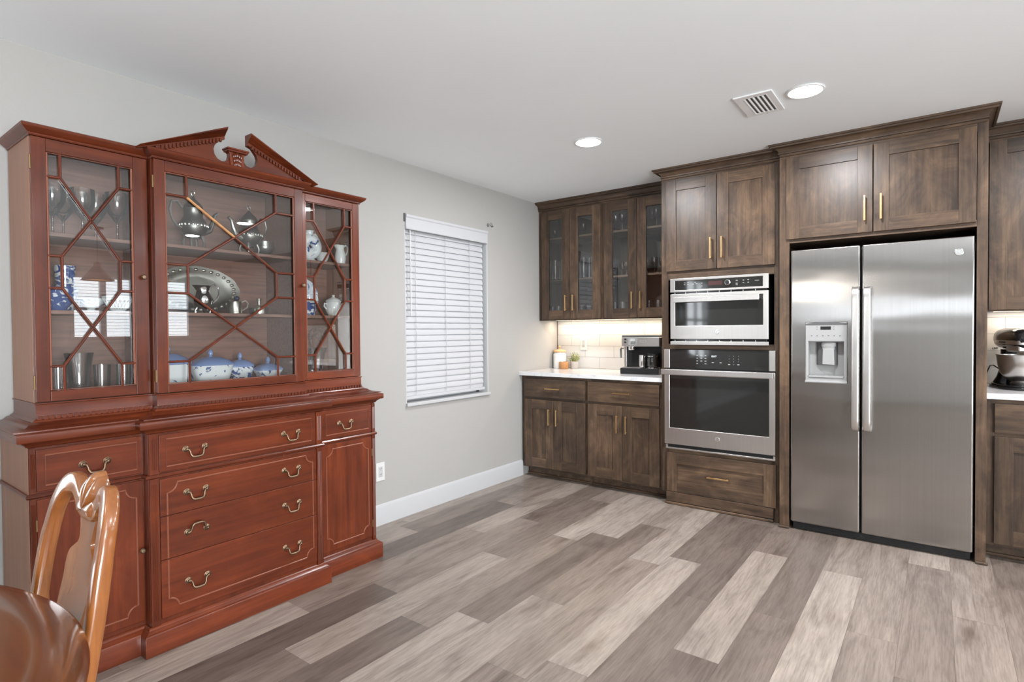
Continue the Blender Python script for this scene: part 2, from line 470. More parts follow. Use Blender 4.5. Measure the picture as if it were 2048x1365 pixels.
def subway():
    m, nt, b = new_mat('white_subway_tile')
    tc = N(nt, 'ShaderNodeTexCoord'); mp = N(nt, 'ShaderNodeMapping')
    mp.inputs['Rotation'].default_value = (-PI/2, 0, 0)
    mp.inputs['Location'].default_value = (-0.006, -0.926, 0)
    nt.links.new(tc.outputs['Object'], mp.inputs['Vector'])
    sp = N(nt, 'ShaderNodeSeparateXYZ'); nt.links.new(tc.outputs['Object'], sp.inputs[0])
    cb = N(nt, 'ShaderNodeCombineXYZ')
    ax = N(nt, 'ShaderNodeMath', operation='ADD'); ax.inputs[1].default_value = TILE_X0
    az = N(nt, 'ShaderNodeMath', operation='ADD'); az.inputs[1].default_value = -0.9235
    nt.links.new(sp.outputs[0], ax.inputs[0]); nt.links.new(sp.outputs[2], az.inputs[0])
    nt.links.new(ax.outputs[0], cb.inputs[0]); nt.links.new(az.outputs[0], cb.inputs[1])
    br = N(nt, 'ShaderNodeTexBrick'); br.offset = 0.5; br.offset_frequency = 2; br.squash = 1.0
    br.inputs['Color1'].default_value = (0.52, 0.515, 0.51, 1); br.inputs['Color2'].default_value = (0.49, 0.485, 0.475, 1)
    br.inputs['Mortar'].default_value = (0.25, 0.235, 0.22, 1)
    br.inputs['Scale'].default_value = 1.0; br.inputs['Mortar Size'].default_value = 0.0016; br.inputs['Mortar Smooth'].default_value = 0.2
    br.inputs['Bias'].default_value = 0.0; br.inputs['Brick Width'].default_value = 0.2965; br.inputs['Row Height'].default_value = 0.1032
    nt.links.new(cb.outputs[0], br.inputs['Vector'])
    nt.links.new(br.outputs['Color'], b.inputs['Base Color'])
    b.inputs['Roughness'].default_value = 0.16
    inv = N(nt, 'ShaderNodeMath', operation='SUBTRACT'); inv.inputs[0].default_value = 1.0
    nt.links.new(br.outputs['Fac'], inv.inputs[1])
    bump(nt, b, inv.outputs[0], 0.5, 0.002)
    return m
TILE_X0 = -0.0105 + 0.0
M['tile'] = subway()

def plank():
    m, nt, b = new_mat('grey_brown_vinyl_plank')
    at = N(nt, 'ShaderNodeAttribute', attribute_name='tone')
    tc = N(nt, 'ShaderNodeTexCoord')
    # each plank shifts the grain by its own tone value
    mv = N(nt, 'ShaderNodeVectorMath', operation='MULTIPLY_ADD')
    cx = N(nt, 'ShaderNodeCombineXYZ')
    sc = N(nt, 'ShaderNodeMath', operation='MULTIPLY'); sc.inputs[1].default_value = 57.0
    nt.links.new(at.outputs['Fac'], sc.inputs[0])
    for i in range(3): nt.links.new(sc.outputs[0], cx.inputs[i])
    nt.links.new(tc.outputs['Object'], mv.inputs[0]); mv.inputs[1].default_value = (16.0, 1.5, 1.0); nt.links.new(cx.outputs[0], mv.inputs[2])
    n1 = noise(nt, mv.outputs[0], 1.0, 6, 0.62, 0.9)
    mv2 = N(nt, 'ShaderNodeVectorMath', operation='MULTIPLY_ADD'); mv2.inputs[1].default_value = (150.0, 9.0, 1.0)
    nt.links.new(tc.outputs['Object'], mv2.inputs[0]); nt.links.new(cx.outputs[0], mv2.inputs[2])
    n2 = noise(nt, mv2.outputs[0], 1.0, 3, 0.6, 0.4)
    mv3 = N(nt, 'ShaderNodeVectorMath', operation='MULTIPLY_ADD'); mv3.inputs[1].default_value = (5.5, 1.6, 1.0)
    nt.links.new(tc.outputs['Object'], mv3.inputs[0]); nt.links.new(cx.outputs[0], mv3.inputs[2])
    n3 = noise(nt, mv3.outputs[0], 1.0, 3, 0.6, 1.4)
    base = ramp(nt, [(0.10, (0.086, 0.066, 0.056)), (0.45, (0.205, 0.165, 0.138)), (0.85, (0.335, 0.285, 0.245))])
    nt.links.new(at.outputs['Fac'], base.inputs[0])
    g1 = ramp(nt, [(0.28, (0.58, 0.55, 0.53)), (0.5, (0.98, 0.98, 0.98)), (0.75, (1.20, 1.20, 1.20))])
    nt.links.new(n1.outputs['Fac'], g1.inputs[0])
    c = mixc(nt, 0.85, base.outputs[0], g1.outputs[0], 'MULTIPLY')
    g2 = ramp(nt, [(0.32, (0.74, 0.73, 0.72)), (0.6, (1.08, 1.08, 1.08))])
    nt.links.new(n2.outputs['Fac'], g2.inputs[0])
    c = mixc(nt, 0.9, c, g2.outputs[0], 'MULTIPLY')
    g3 = ramp(nt, [(0.30, (0.66, 0.63, 0.62)), (0.46, (1.0, 1.0, 1.0)), (0.8, (1.08, 1.06, 1.04))])
    nt.links.new(n3.outputs['Fac'], g3.inputs[0])
    c = mixc(nt, 0.8, c, g3.outputs[0], 'MULTIPLY')
    # sparse elongated knots
    mv4 = N(nt, 'ShaderNodeVectorMath', operation='MULTIPLY_ADD'); mv4.inputs[1].default_value = (6.5, 1.9, 1.0)
    nt.links.new(tc.outputs['Object'], mv4.inputs[0]); nt.links.new(cx.outputs[0], mv4.inputs[2])
    vo = N(nt, 'ShaderNodeTexVoronoi'); vo.inputs['Scale'].default_value = 1.0; vo.inputs['Randomness'].default_value = 1.0
    wob = noise(nt, mv.outputs[0], 2.2, 3, 0.6)
    off = N(nt, 'ShaderNodeMixRGB') if False else N(nt, 'ShaderNodeVectorMath', operation='MULTIPLY_ADD')
    off.inputs[1].default_value = (0.22, 0.22, 0.0); nt.links.new(wob.outputs['Color'], off.inputs[0]); nt.links.new(mv4.outputs[0], off.inputs[2])
    nt.links.new(off.outputs[0], vo.inputs['Vector'])
    kr = ramp(nt, [(0.0, (0.45, 0.40, 0.37)), (0.06, (0.62, 0.57, 0.54)), (0.17, (0.88, 0.86, 0.85)), (0.30, (1.0, 1.0, 1.0))])
    nt.links.new(vo.outputs['Distance'], kr.inputs[0])
    c = mixc(nt, 0.9, c, kr.outputs[0], 'MULTIPLY')
    nt.links.new(c, b.inputs['Base Color'])
    b.inputs['Roughness'].default_value = 0.36
    bump(nt, b, n2.outputs['Fac'], 0.10, 0.0008)
    return m
M['plank'] = plank()

# ================================================================== THE ROOM
RX, RY = 7.0, -9.0
# floor: vinyl planks running along y, every plank its own faces with its own tone
def build_floor():
    mb = MB(); S0, W, L = 1.022, 0.1795, 1.245
    known = {  # row: (one end joint, tones of the planks from the back wall forwards)
        -5: (-0.90, [.48, .40, .68]), -4: (-1.35, [.52, .22, .42]), -3: (-1.915, [.72, .48, .82]),
        -2: (-1.55, [.34, .50, .20]), -1: (-0.905, [.55, .38, .70, .36]), 0: (-1.69, [.82, .50, .26]),
        1: (-1.512, [.78, .30, .78]), 2: (-1.18, [.60, .40, .66]), 3: (-1.736, [.76, .52, .42]),
        4: (-1.59, [.30, .76, .55]), 5: (-0.75, [.28, .24, .30]), 6: (-1.225, [.34, .66, .28]),
        7: (-0.72, [.36, .28, .32]), 8: (-1.29, [.50, .78, .62]), 9: (-0.66, [.46, .54, .50]),
        10: (-0.925, [.76, .42, .40]), 11: (-0.25, [.55, .60, .52]), 12: (-1.0, [.34, .44, .6])}
    rnd = random.Random(5); seen = set()
    for k in range(-6, 34):
        x0 = max(0.0, S0 + W*k); x1 = min(RX, S0 + W*(k+1))
        if x1 <= x0: continue
        j, tones = known.get(k, (-rnd.uniform(0.1, 1.24), []))
        ys = [0.0, j]
        while ys[-1] > RY: ys.append(max(RY, ys[-1]-L))
        for i in range(len(ys)-1):
            t = tones[i] if i < len(tones) else rnd.choice((.25, .35, .45, .5, .6, .7, .8))
            t = t + rnd.uniform(-0.012, 0.012)
            mb.a = max(0.02, t); g = 0.0004
            mb.add([(x0+g, ys[i+1]+g, 0), (x1-g, ys[i+1]+g, 0), (x1-g, ys[i]-g, 0), (x0+g, ys[i]-g, 0)], [(0, 1, 2, 3)])
    mb.a = 0.03
    mb.box(0, RX, RY, 0, -0.06, -0.0015)
    return structure(obj('floor', mb, M['plank']))
build_floor()
structure(obj('ceiling', MB().box(-0.12, RX+0.12, RY-0.12, 0.12, H, H+0.08), M['ceiling']))

def wall_with_holes(name, axis, pos, thick, a0, a1, holes, mat):
    """axis 'x': wall plane x=pos spanning a along y; axis 'y': plane y=pos spanning a along x; holes (a0,a1,z0,z1)"""
    mb = MB()
    def bx(p, q, z0, z1):
        if q - p < 1e-5 or z1 - z0 < 1e-5: return
        if axis == 'x': mb.box(pos, pos+thick, p, q, z0, z1)
        else: mb.box(p, q, pos, pos+thick, z0, z1)
    cur = a0
    for h in sorted(holes):
        bx(cur, h[0], 0, H); bx(h[0], h[1], 0, h[2]); bx(h[0], h[1], h[3], H); cur = h[1]
    bx(cur, a1, 0, H)
    return structure(obj(name, mb, mat))
WY0, WY1, WZ0, WZ1 = -1.960, -1.060, 0.757, 2.085
DW = (-5.93, -4.88, 0.78, 2.06)
wall_with_holes('wall_left', 'x', 0.0, -0.12, RY, 0.0, [(WY0, WY1, WZ0, WZ1), DW], M['wall'])
wall_with_holes('wall_back', 'y', 0.0, 0.12, -0.12, RX+0.12, [], M['wall'])
KW = (-2.13, -0.64, 1.21, 2.08)
PD = (-6.8, -4.4, 0.08, 2.1)  # opening made for the side fill
wall_with_holes('wall_right', 'x', RX, 0.12, RY, 0.0, [PD, KW], M['wall'])
RW = (0.8, 5.4, 1.40, 1.86)
wall_with_holes('wall_rear', 'y', RY, -0.12, -0.12, RX+0.12, [RW], M['wall'])

# baseboard on the left wall: square face, eased top
def baseboard():
    mb = MB(); T, Hh = 0.0145, 0.1355
    prof = [(0.0, 0.0), (T, 0.0), (T, Hh-0.018), (T-0.004, Hh-0.009), (T-0.009, Hh-0.003), (0.0, Hh)]
    mb.sweep(prof, [(0.0, RY), (0.0, -0.604)])
    return structure(obj('baseboard_left', mb, M['white']))
baseboard()

# ---------------------------------------------------------------- left window with blind
def left_window():
    fr = MB()
    d = -0.115
    fr.box(d, -0.095, WY0, WY1, WZ0, WZ0+0.05); fr.box(d, -0.095, WY0, WY1, WZ1-0.05, WZ1)
    fr.box(d, -0.095, WY0, WY0+0.05, WZ0, WZ1); fr.box(d, -0.095, WY1-0.05, WY1, WZ0, WZ1)
    fr.box(d, -0.095, WY0, WY1, 1.40, 1.44)
    w = structure(obj('window_1', fr, M['white'], bevel=0.003))
    pn = MB().box(-0.107, -0.103, WY0+0.04, WY1-0.04, WZ0+0.04, WZ1-0.04)
    obj('glass_pane', pn, M['pane'], w)
    jb = MB()
    jb.box(-0.095, 0.001, WY1-0.012, WY1, WZ0+0.02, WZ1); jb.box(-0.095, 0.001, WY0, WY0+0.008, WZ0+0.02, WZ1)
    jb.box(-0.095, 0.001, WY0, WY1, WZ1-0.010, WZ1)
    obj('jamb', jb, M['white'], w, bevel=0.002)
    sl = MB().box(-0.095, 0.022, WY0-0.004, WY1+0.006, WZ0-0.002, WZ0+0.022)
    obj('window_sill', sl, M['white'], w, bevel=0.005, seg=3)
    b = thing('window_blind', 'white horizontal slat blind covering the window on the left wall', 'blind', (-0.03, (WY0+WY1)/2, WZ0+0.022))
    slats = MB(); z = 1.986; y0, y1 = WY0+0.014, WY1-0.036
    tilt = math.radians(69)
    while z > 0.838:
        P = []
        for i in range(7):
            t = i/6 - 0.5
            u = t*0.0515; h = 0.0055*(1-4*t*t)
            x = -0.034 + u*math.cos(tilt) + h*math.sin(tilt)
            zz = z - u*math.sin(tilt) + h*math.cos(tilt)
            P.append((x, zz))
        Q = [(p[0]-0.0022*math.sin(tilt), p[1]-0.0022*math.cos(tilt)) for p in P][::-1]
        slats.prism([(p[0], p[1]) for p in P+Q], 'y', y0, y1)
        z -= 0.0443
    slats.box(-0.0345, -0.0320, y0, y1, 0.815, 0.880)
    obj('slats', slats, M['blind'], b, angle=50)
    v = MB()
    vp = [(0.000, 1.985), (0.016, 1.985), (0.018, 1.992), (0.014, 2.000), (0.014, 2.062), (0.020, 2.070), (0.020, 2.086), (0.000, 2.086)]
    v.prism(vp, 'y', WY0+0.004, WY1-0.012)
    v.box(-0.06, 0.002, WY0+0.004, WY0+0.010, 1.985, 2.084); v.box(-0.06, 0.002, WY1-0.018, WY1-0.012, 1.985, 2.084)
    obj('valance', v, M['blind'], b, bevel=0.0015)
    hr = MB().box(-0.060, -0.008, WY0+0.012, WY1-0.034, 2.030, 2.070)
    obj('headrail', hr, M['blind'], b)
    br = MB().box(-0.058, -0.008, y0, y1, 0.800, 0.822)
    obj('bottom_rail', br, M['blind'], b, bevel=0.004)
    cords = MB()
    for yy in (y0+0.10, (y0+y1)/2-0.02, y1-0.17):
        cords.box(-0.0125, -0.0105, yy-0.0015, yy+0.0015, 0.81, 1.99)
    obj('ladder_cord', cords, M['blind'], b)
    wd = MB().tube([(-0.002, -1.905, 1.985), (0.001, -1.906, 1.70), (0.003, -1.906, 1.385)], 0.0038, 8)
    obj('tilt_wand', wd, M['white_plastic'], b)
    bk = MB().box(-0.004, 0.012, WY0-0.006, WY0+0.003, 2.035, 2.092)
    obj('mounting_bracket', bk, M['dark_grey'], b)
left_window()

kb = thing('curtain_rod_bracket', 'small clear curtain rod holder with dark screw above the window corner', 'bracket', (0, -1.056, 2.14))
mb = MB().lathe([(0.0, 0.0), (0.012, 0.001), (0.014, 0.006), (0.008, 0.012), (0.006, 0.026), (0.013, 0.034), (0.012, 0.040), (0.0, 0.042)], (0.001, -1.056, 2.140), 'x', 18)
obj('holder', mb, M['crystal'], kb)
mb = MB().tube([(0.001, -1.006, 2.134), (0.012, -1.006, 2.134), (0.017, -1.003, 2.139)], 0.005, 8)
obj('screw', mb, M['dark_grey'], kb)

def outlet(name, label, c, nrm):
    t = thing(name, label, 'outlet', c)
    x, y, z = c
    def B(mb, a0, a1, z0, z1, d0, d1):
        if nrm == 'x': mb.box(x+d0, x+d1, y+a0, y+a1, z+z0, z+z1)
        else: mb.box(x+a0, x+a1, y-d1, y-d0, z+z0, z+z1)
    p = MB(); B(p, -.036, .036, -.061, .061, 0.0005, 0.006); obj('cover_plate', p, M['white_plastic'], t, bevel=0.003)
    p = MB(); B(p, -.017, .017, -.034, .034, 0.006, 0.0085); rc = obj('receptacle', p, M['white'], t, bevel=0.0015)
    s = MB()
    for s_ in (-1, 1):
        zc_ = 0.019*s_
        for q in ((-.0080, -.0060, zc_-.002, zc_+.006), (.0055, .0075, zc_-.002, zc_+.007), (-.002, .002, zc_-.010, zc_-.006)):
            s = MB(); B(s, *q, 0.0085, 0.0089); obj('slot', s, M['dark'], rc)
    return t
outlet('wall_outlet', 'white double outlet low on the left wall beside the red cabinet', (0, -2.196, 0.351), 'x')
outlet('wall_outlet', 'white outlet on the tiled backsplash behind the small plant', (0.293, -0.009, 1.152), 'y')

# ---------------------------------------------------------------- ceiling fixtures
def downlight(x, label, loc_y=-1.548):
    t = thing('recessed_light', label, 'ceiling light', (x, loc_y, H), 'recessed ceiling lights')
    r = MB().lathe([(0.076, 0.0), (0.085, -0.001), (0.0865, -0.004), (0.083, -0.007), (0.076, -0.008)], (x, loc_y, H), 'z', 40)
    obj('trim_ring', r, M['vent_white'], t)
    d = MB().lathe([(0.0, -0.0085), (0.060, -0.0083), (0.077, -0.0065)], (x, loc_y, H), 'z', 40)
    obj('diffuser', d, M['led'], t)
    return t
lab = ['round recessed light above the glass-front cabinets, farther from the vent', 'round recessed light beside the air vent']
l0 = downlight(LED_X[0], lab[0])
for i, x_ in enumerate(LED_X[1:]):
    copy_thing(l0, (x_, -1.548, H), lab[1] if i == 0 else 'round recessed ceiling light outside the picture to the right')

def vent():
    x0, x1, y0, y1 = 2.108, 2.290, -1.672, -1.370
    t = thing('air_vent', 'white metal air vent with dark openings in the ceiling', 'vent', ((x0+x1)/2, (y0+y1)/2, H))
    i0, i1, j0, j1 = 2.149, 2.262, -1.634, -1.395
    f = MB()
    z0, z1 = H-0.008, H-0.0005
    f.box(x0, i0, y0, y1, z0, z1); f.box(i1, x1, y0, y1, z0, z1); f.box(i0, i1, y0, j0, z0, z1); f.box(i0, i1, j1, y1, z0, z1)
    obj('frame', f, M['vent_white'], t, bevel=0.002)
    obj('backing', MB().box(i0, i1, j0, j1, H-0.0035, H-0.001), M['dark_grey'], t)
    s = MB()
    for k in range(6):
        xx = i0 + 0.004 + k*(i1-i0-0.006)/5
        s.prism([(xx-0.0035, z0-0.001), (xx+0.001, z0-0.001), (xx+0.0045, H-0.003), (xx+0.002, H-0.003)], 'y', j0, j1)
    obj('louver', s, M['vent_white'], t)
    for yy in (j0-0.018, j1+0.018):
        sc = MB(); sc.lathe([(0.0, -0.0095), (0.003, -0.0085), (0.0035, -0.008)], ((i0+i1)/2, yy, H), 'z', 10); obj('screw', sc, M['chrome'], t)
vent()

# ================================================================== KITCHEN CABINETS
AV, AH = M['alder_v'], M['alder_h']
def pull(parent, x, y, z, axis, length=0.138, name='pull'):
    """square brass bar pull; y is the face it stands on (face looks towards -y)"""
    mb = MB(); h = length/2; r = 0.0048; d = 0.030
    if axis == 'z':
        mb.box(x-r, x+r, y-d, y-d+2*r, z-h, z+h)
        for s in (-1, 1): mb.box(x-r, x+r, y-d+2*r, y, z+s*(h-0.010)-r, z+s*(h-0.010)+r)
    else:
        mb.box(x-h, x+h, y-d, y-d+2*r, z-r, z+r)
        for s in (-1, 1): mb.box(x+s*(h-0.010)-r, x+s*(h-0.010)+r, y-d+2*r, y, z-r, z+r)
    return obj(name, mb, M['brass'], parent, bevel=0.0012)
def shaker(parent, x0, x1, z0, z1, yf, name='door', stile=0.076, rail=None, th=0.020, rec=0.009, glass=False, grain='v'):
    rail = stile if rail is None else rail
    mb = MB(); yb = yf + th
    mb.m = 0
    mb.box(x0, x0+stile, yf, yb, z0, z1); mb.box(x1-stile, x1, yf, yb, z0, z1)
    mb.m = 1
    mb.box(x0+stile, x1-stile, yf, yb, z0, z0+rail); mb.box(x0+stile, x1-stile, yf, yb, z1-rail, z1)
    if not glass:
        mb.m = 0 if grain == 'v' else 1
        mb.box(x0+stile-0.004, x1-stile+0.004, yf+rec, yb-0.002, z0+rail-0.004, z1-rail+0.004)
    d = obj(name, mb, [AV, AH], parent, bevel=0.0012)
    if glass:
        g = MB().box(x0+stile-0.004, x1-stile+0.004, yf+rec, yf+rec+0.003, z0+rail-0.004, z1-rail+0.004)
        obj('glass_pane', g, M['cabinet_pane'], d)
    return d
CROWN = [(0.0, -0.012), (0.007, -0.012), (0.010, -0.008), (0.010, 0.000), (0.005, 0.001), (0.005, 0.004), (0.016, 0.005), (0.017, 0.012), (0.013, 0.014), (0.015, 0.021), (0.022, 0.032), (0.034, 0.041), (0.047, 0.045),
         (0.048, 0.041), (0.054, 0.041), (0.056, 0.050), (0.063, 0.052), (0.065, 0.0625), (0.0, 0.0625)]
CRZ = H - 0.0632
def crown(parent, path, mat=None):
    mb = MB().sweep([(o, CRZ+z) for o, z in CROWN], path)
    return obj('crown_moulding', mb, mat or AH, parent)

# ---- glass-fronted wall cabinets
UZ0, UZ1 = 1.366, CRZ + 0.004
def glass_cabinet(name, label, x0, x1, dx, crown_path):
    t = thing(name, label, 'cabinet', ((x0+x1)/2, -0.16, UZ0))
    c = MB()
    c.m = 0
    c.box(x0, x0+0.016, -0.295, -0.0005, UZ0+0.022, UZ1); c.box(x1-0.016, x1, -0.295, -0.0005, UZ0+0.022, UZ1)
    c.box(x0+0.016, x1-0.016, -0.295, -0.0005, UZ0+0.022, UZ0+0.038); c.box(x0+0.016, x1-0.016, -0.295, -0.0005, UZ1-0.016, UZ1)
    c.box(x0+0.016, x1-0.016, -0.010, -0.0005, UZ0+0.038, UZ1-0.016)
    obj('carcass', c, M['interior'], t)
    f = MB(); st = dx[2] if len(dx) > 2 else 0.036
    f.m = 0; f.box(x0, x0+0.036, -0.315, -0.295, UZ0, UZ1); f.box(x1-0.036, x1, -0.315, -0.295, UZ0, UZ1)
    f.m = 1; f.box(x0+0.036, x1-0.036, -0.315, -0.295, UZ0, UZ0+0.036); f.box(x0+0.036, x1-0.036, -0.315, -0.295, UZ1-0.045, UZ1)
    obj('face_frame', f, [AV, AH], t, bevel=0.001)
    for zz in (1.722, 2.100):
        obj('shelf', MB().box(x0+0.0165, x1-0.0165, -0.286, -0.0105, zz, zz+0.0165), M['shelf'], t)
    xm = (dx[0]+dx[1])/2
    d1 = shaker(t, dx[0], xm-0.0020, UZ0+0.012, 2.349, -0.3355, glass=True, stile=0.078)
    d2 = shaker(t, xm+0.0020, dx[1], UZ0+0.012, 2.349, -0.3355, glass=True, stile=0.078)
    pull(d1, xm-0.0375, -0.3355, 1.520, 'z'); pull(d2, xm+0.0375, -0.3355, 1.520, 'z')
    crown(t, crown_path)
    return t
glass_cabinet('glass_front_cabinet', 'dark wood glass-front wall cabinet in the corner against the left wall', 0.003, 0.6585, (0.042, 0.642), [(0.003, -0.315), (0.6585, -0.315)])
glass_cabinet('glass_front_cabinet', 'dark wood glass-front wall cabinet directly left of the tall oven cabinet', 0.6590, 1.314, (0.677, 1.277), [(0.6590, -0.315), (1.3135, -0.315)])

# ---- base cabinets under the coffee counter
def base_cabinet(label, x0, x1, dx, drawer_z=(0.702, 0.861), door_z=(0.098, 0.682), one_side=False):
    t = thing('base_cabinet', label, 'cabinet', ((x0+x1)/2, -0.31, 0.0))
    c = MB(); c.box(x0, x1, -0.585, -0.002, 0.092, 0.884); c.box(x0+0.002, x1-0.002, -0.515, -0.02, 0.001, 0.0915)
    obj('carcass', c, M['alder_y'], t)
    k = MB(); k.box(x0+0.002, x1-0.002, -0.530, -0.5155, 0.001, 0.018)
    obj('shoe_strip', k, AH, t, bevel=0.004)
    f = MB(); f.m = 0
    f.box(x0, x0+0.040, -0.605, -0.5855, 0.084, 0.884); f.box(x1-0.040, x1, -0.605, -0.5855, 0.084, 0.884)
    f.m = 1
    f.box(x0+0.040, x1-0.040, -0.605, -0.5855, 0.848, 0.884); f.box(x0+0.040, x1-0.040, -0.605, -0.5855, 0.674, 0.712); f.box(x0+0.040, x1-0.040, -0.605, -0.5855, 0.084, 0.108)
    obj('face_frame', f, [AV, AH], t, bevel=0.001)
    xm = (dx[0]+dx[1])/2
    dr = obj('drawer', MB().box(dx[0], dx[1], -0.625, -0.6055, *drawer_z), AH, t, bevel=0.0015)
    pull(dr, xm, -0.625, 0.7815, 'x', 0.146)
    d1 = shaker(t, dx[0], xm-0.002, *door_z, -0.625, stile=0.079)
    d2 = shaker(t, xm+0.002, dx[1], *door_z, -0.625, stile=0.079)
    pull(d1, xm-0.038, -0.625, 0.540, 'z'); pull(d2, xm+0.038, -0.625, 0.540, 'z')
    return t
base_cabinet('dark wood base cabinet in the corner beside the white baseboard', 0.016, 0.6610, (0.046, 0.650))
base_cabinet('dark wood base cabinet beneath the coffee machine', 0.6615, 1.312, (0.678, 1.283))

ct = MB().box(0.0005, 1.3125, -0.640, -0.0095, 0.8855, 0.9170)
tag(obj('countertop', ct, M['quartz'], bevel=0.002), 'white quartz countertop under the coffee machine in the left corner', 'countertop')
structure(obj('wall_backsplash', MB().box(0.0055, 1.3135, -0.0085, 0.0, 0.9172, 1.400), M['tile']))
structure(obj('trim_1', MB().box(0.0, 0.0054, -0.012, 0.0, 0.9172, 1.372), plain('bronze_tile_edge', (0.18, 0.11, 0.06), 0.4, 0.6)))
us = thing('under_cabinet_light', 'warm light strip glowing beneath the left glass-front cabinets', 'light', (0.66, -0.10, 1.385))
obj('housing', MB().box(0.05, 1.28, -0.117, -0.093, 1.3705, 1.3875), M['white'], us)
obj('diffuser', MB().box(0.055, 1.275, -0.115, -0.095, 1.3695, 1.3703), M['strip_led'], us)

# ---- tall oven cabinet
TX0, TX1, TF = 1.3145, 2.1285, -0.645
def oven_cabinet():
    t = thing('oven_cabinet', 'tall dark wood cabinet holding the microwave and the wall oven', 'cabinet', ((TX0+TX1)/2, -0.32, 0))
    c = MB()
    c.box(TX0, TX0+0.018, TF+0.020, -0.001, 0.092, UZ1); c.box(TX1-0.018, TX1, TF+0.020, -0.001, 0.0, UZ1)
    c.box(TX0+0.018, TX1-0.018, -0.02, -0.001, 0.092, UZ1); c.box(TX0+0.018, TX1-0.018, TF+0.02, -0.02, UZ1-0.018, UZ1)
    c.box(TX0+0.018, TX1-0.018, TF+0.02, -0.02, 0.386, 0.404); c.box(TX0+0.018, TX1-0.018, TF+0.02, -0.02, 1.140, 1.158); c.box(TX0+0.018, TX1-0.018, TF+0.02, -0.02, 1.665, 1.683)
    obj('carcass', c, M['alder_y'], t)
    f = MB(); f.m = 0
    f.box(TX0, 1.366, TF, TF+0.020, 0.0845, UZ1); f.box(2.083, TX1, TF, TF+0.020, 0.0015, UZ1)
    f.m = 1
    f.box(1.366, 2.083, TF, TF+0.020, 0.0845, 0.410); f.box(1.366, 2.083, TF, TF+0.020, 1.134, 1.172); f.box(1.366, 2.083, TF, TF+0.020, 1.634, UZ1)
    obj('face_frame', f, [AV, AH], t, bevel=0.001)
    p = MB(); p.box(1.352, 2.083, TF-0.020, TF-0.0005, 0.024, 0.094)
    obj('toe_board', p, AH, t, bevel=0.002)
    p = MB(); p.box(1.340, 2.083, TF-0.022, TF, 0.0015, 0.0195)
    obj('shoe_strip', p, AH, t, bevel=0.005)
    yd = -0.6655
    d1 = shaker(t, 1.356, 1.7165, 1.697, 2.348, yd, stile=0.074); d2 = shaker(t, 1.7205, 2.090, 1.697, 2.348, yd, stile=0.076)
    pull(d1, 1.7185-0.038, yd, 1.838, 'z', 0.146); pull(d2, 1.7185+0.038, yd, 1.838, 'z', 0.146)
    dr = shaker(t, 1.357, 2.098, 0.098, 0.382, yd, name='drawer', stile=0.076, rail=0.080, grain='h')
    pull(dr, 1.729, yd, 0.240, 'x', 0.146)
    crown(t, [(TX0+0.016, -0.382), (TX0+0.016, TF), (TX1-0.0005, TF)])
oven_cabinet()

# ---- refrigerator surround
FX0, FX1, FF = 2.1295, 3.1495, -0.715
def fridge_surround():
    t = thing('refrigerator_cabinet', 'dark wood surround with two cupboard doors above the refrigerator', 'cabinet', ((FX0+FX1)/2, -0.36, 0))
    c = MB()
    c.box(FX0, FX0+0.020, FF+0.02, -0.001, 0.0015, UZ1); c.box(FX1-0.020, FX1, FF+0.02, -0.001, 0.0015, UZ1)
    c.box(FX0+0.020, FX1-0.020, FF+0.02, -0.001, 1.815, 1.835); c.box(FX0+0.020, FX1-0.020, FF+0.02, -0.001, UZ1-0.02, UZ1)
    c.box(FX0+0.020, FX1-0.020, -0.012, -0.001, 1.835, UZ1-0.02)
    obj('carcass', c, M['alder_y'], t)
    f = MB(); f.m = 0
    f.box(FX0, 2.186, FF, FF+0.020, 0.0015, UZ1); f.box(3.104, FX1, FF, FF+0.020, 0.0015, UZ1)
    f.m = 1
    f.box(2.186, 3.104, FF, FF+0.020, 1.815, 1.850); f.box(2.186, 3.104, FF, FF+0.020, 2.320, UZ1)
    obj('face_frame', f, [AV, AH], t, bevel=0.001)
    for x0, x1 in ((FX0-0.004, 2.186), (3.104, FX1+0.010)):
        obj('shoe_strip', MB().box(x0, x1, FF-0.016, FF-0.0005, 0.0015, 0.016), AH, t, bevel=0.005)
    yd = -0.7355
    d1 = shaker(t, 2.171, 2.632, 1.838, 2.345, yd, stile=0.075); d2 = shaker(t, 2.637, 3.101, 1.838, 2.345, yd, stile=0.075)
    pull(d1, 2.6345-0.040, yd, 1.976, 'z', 0.146); pull(d2, 2.6345+0.040, yd, 1.976, 'z', 0.146)
    crown(t, [(FX0+0.010, -0.7108), (FX0+0.010, FF), (FX1-0.014, FF), (FX1-0.014, -0.382)])
fridge_surround()

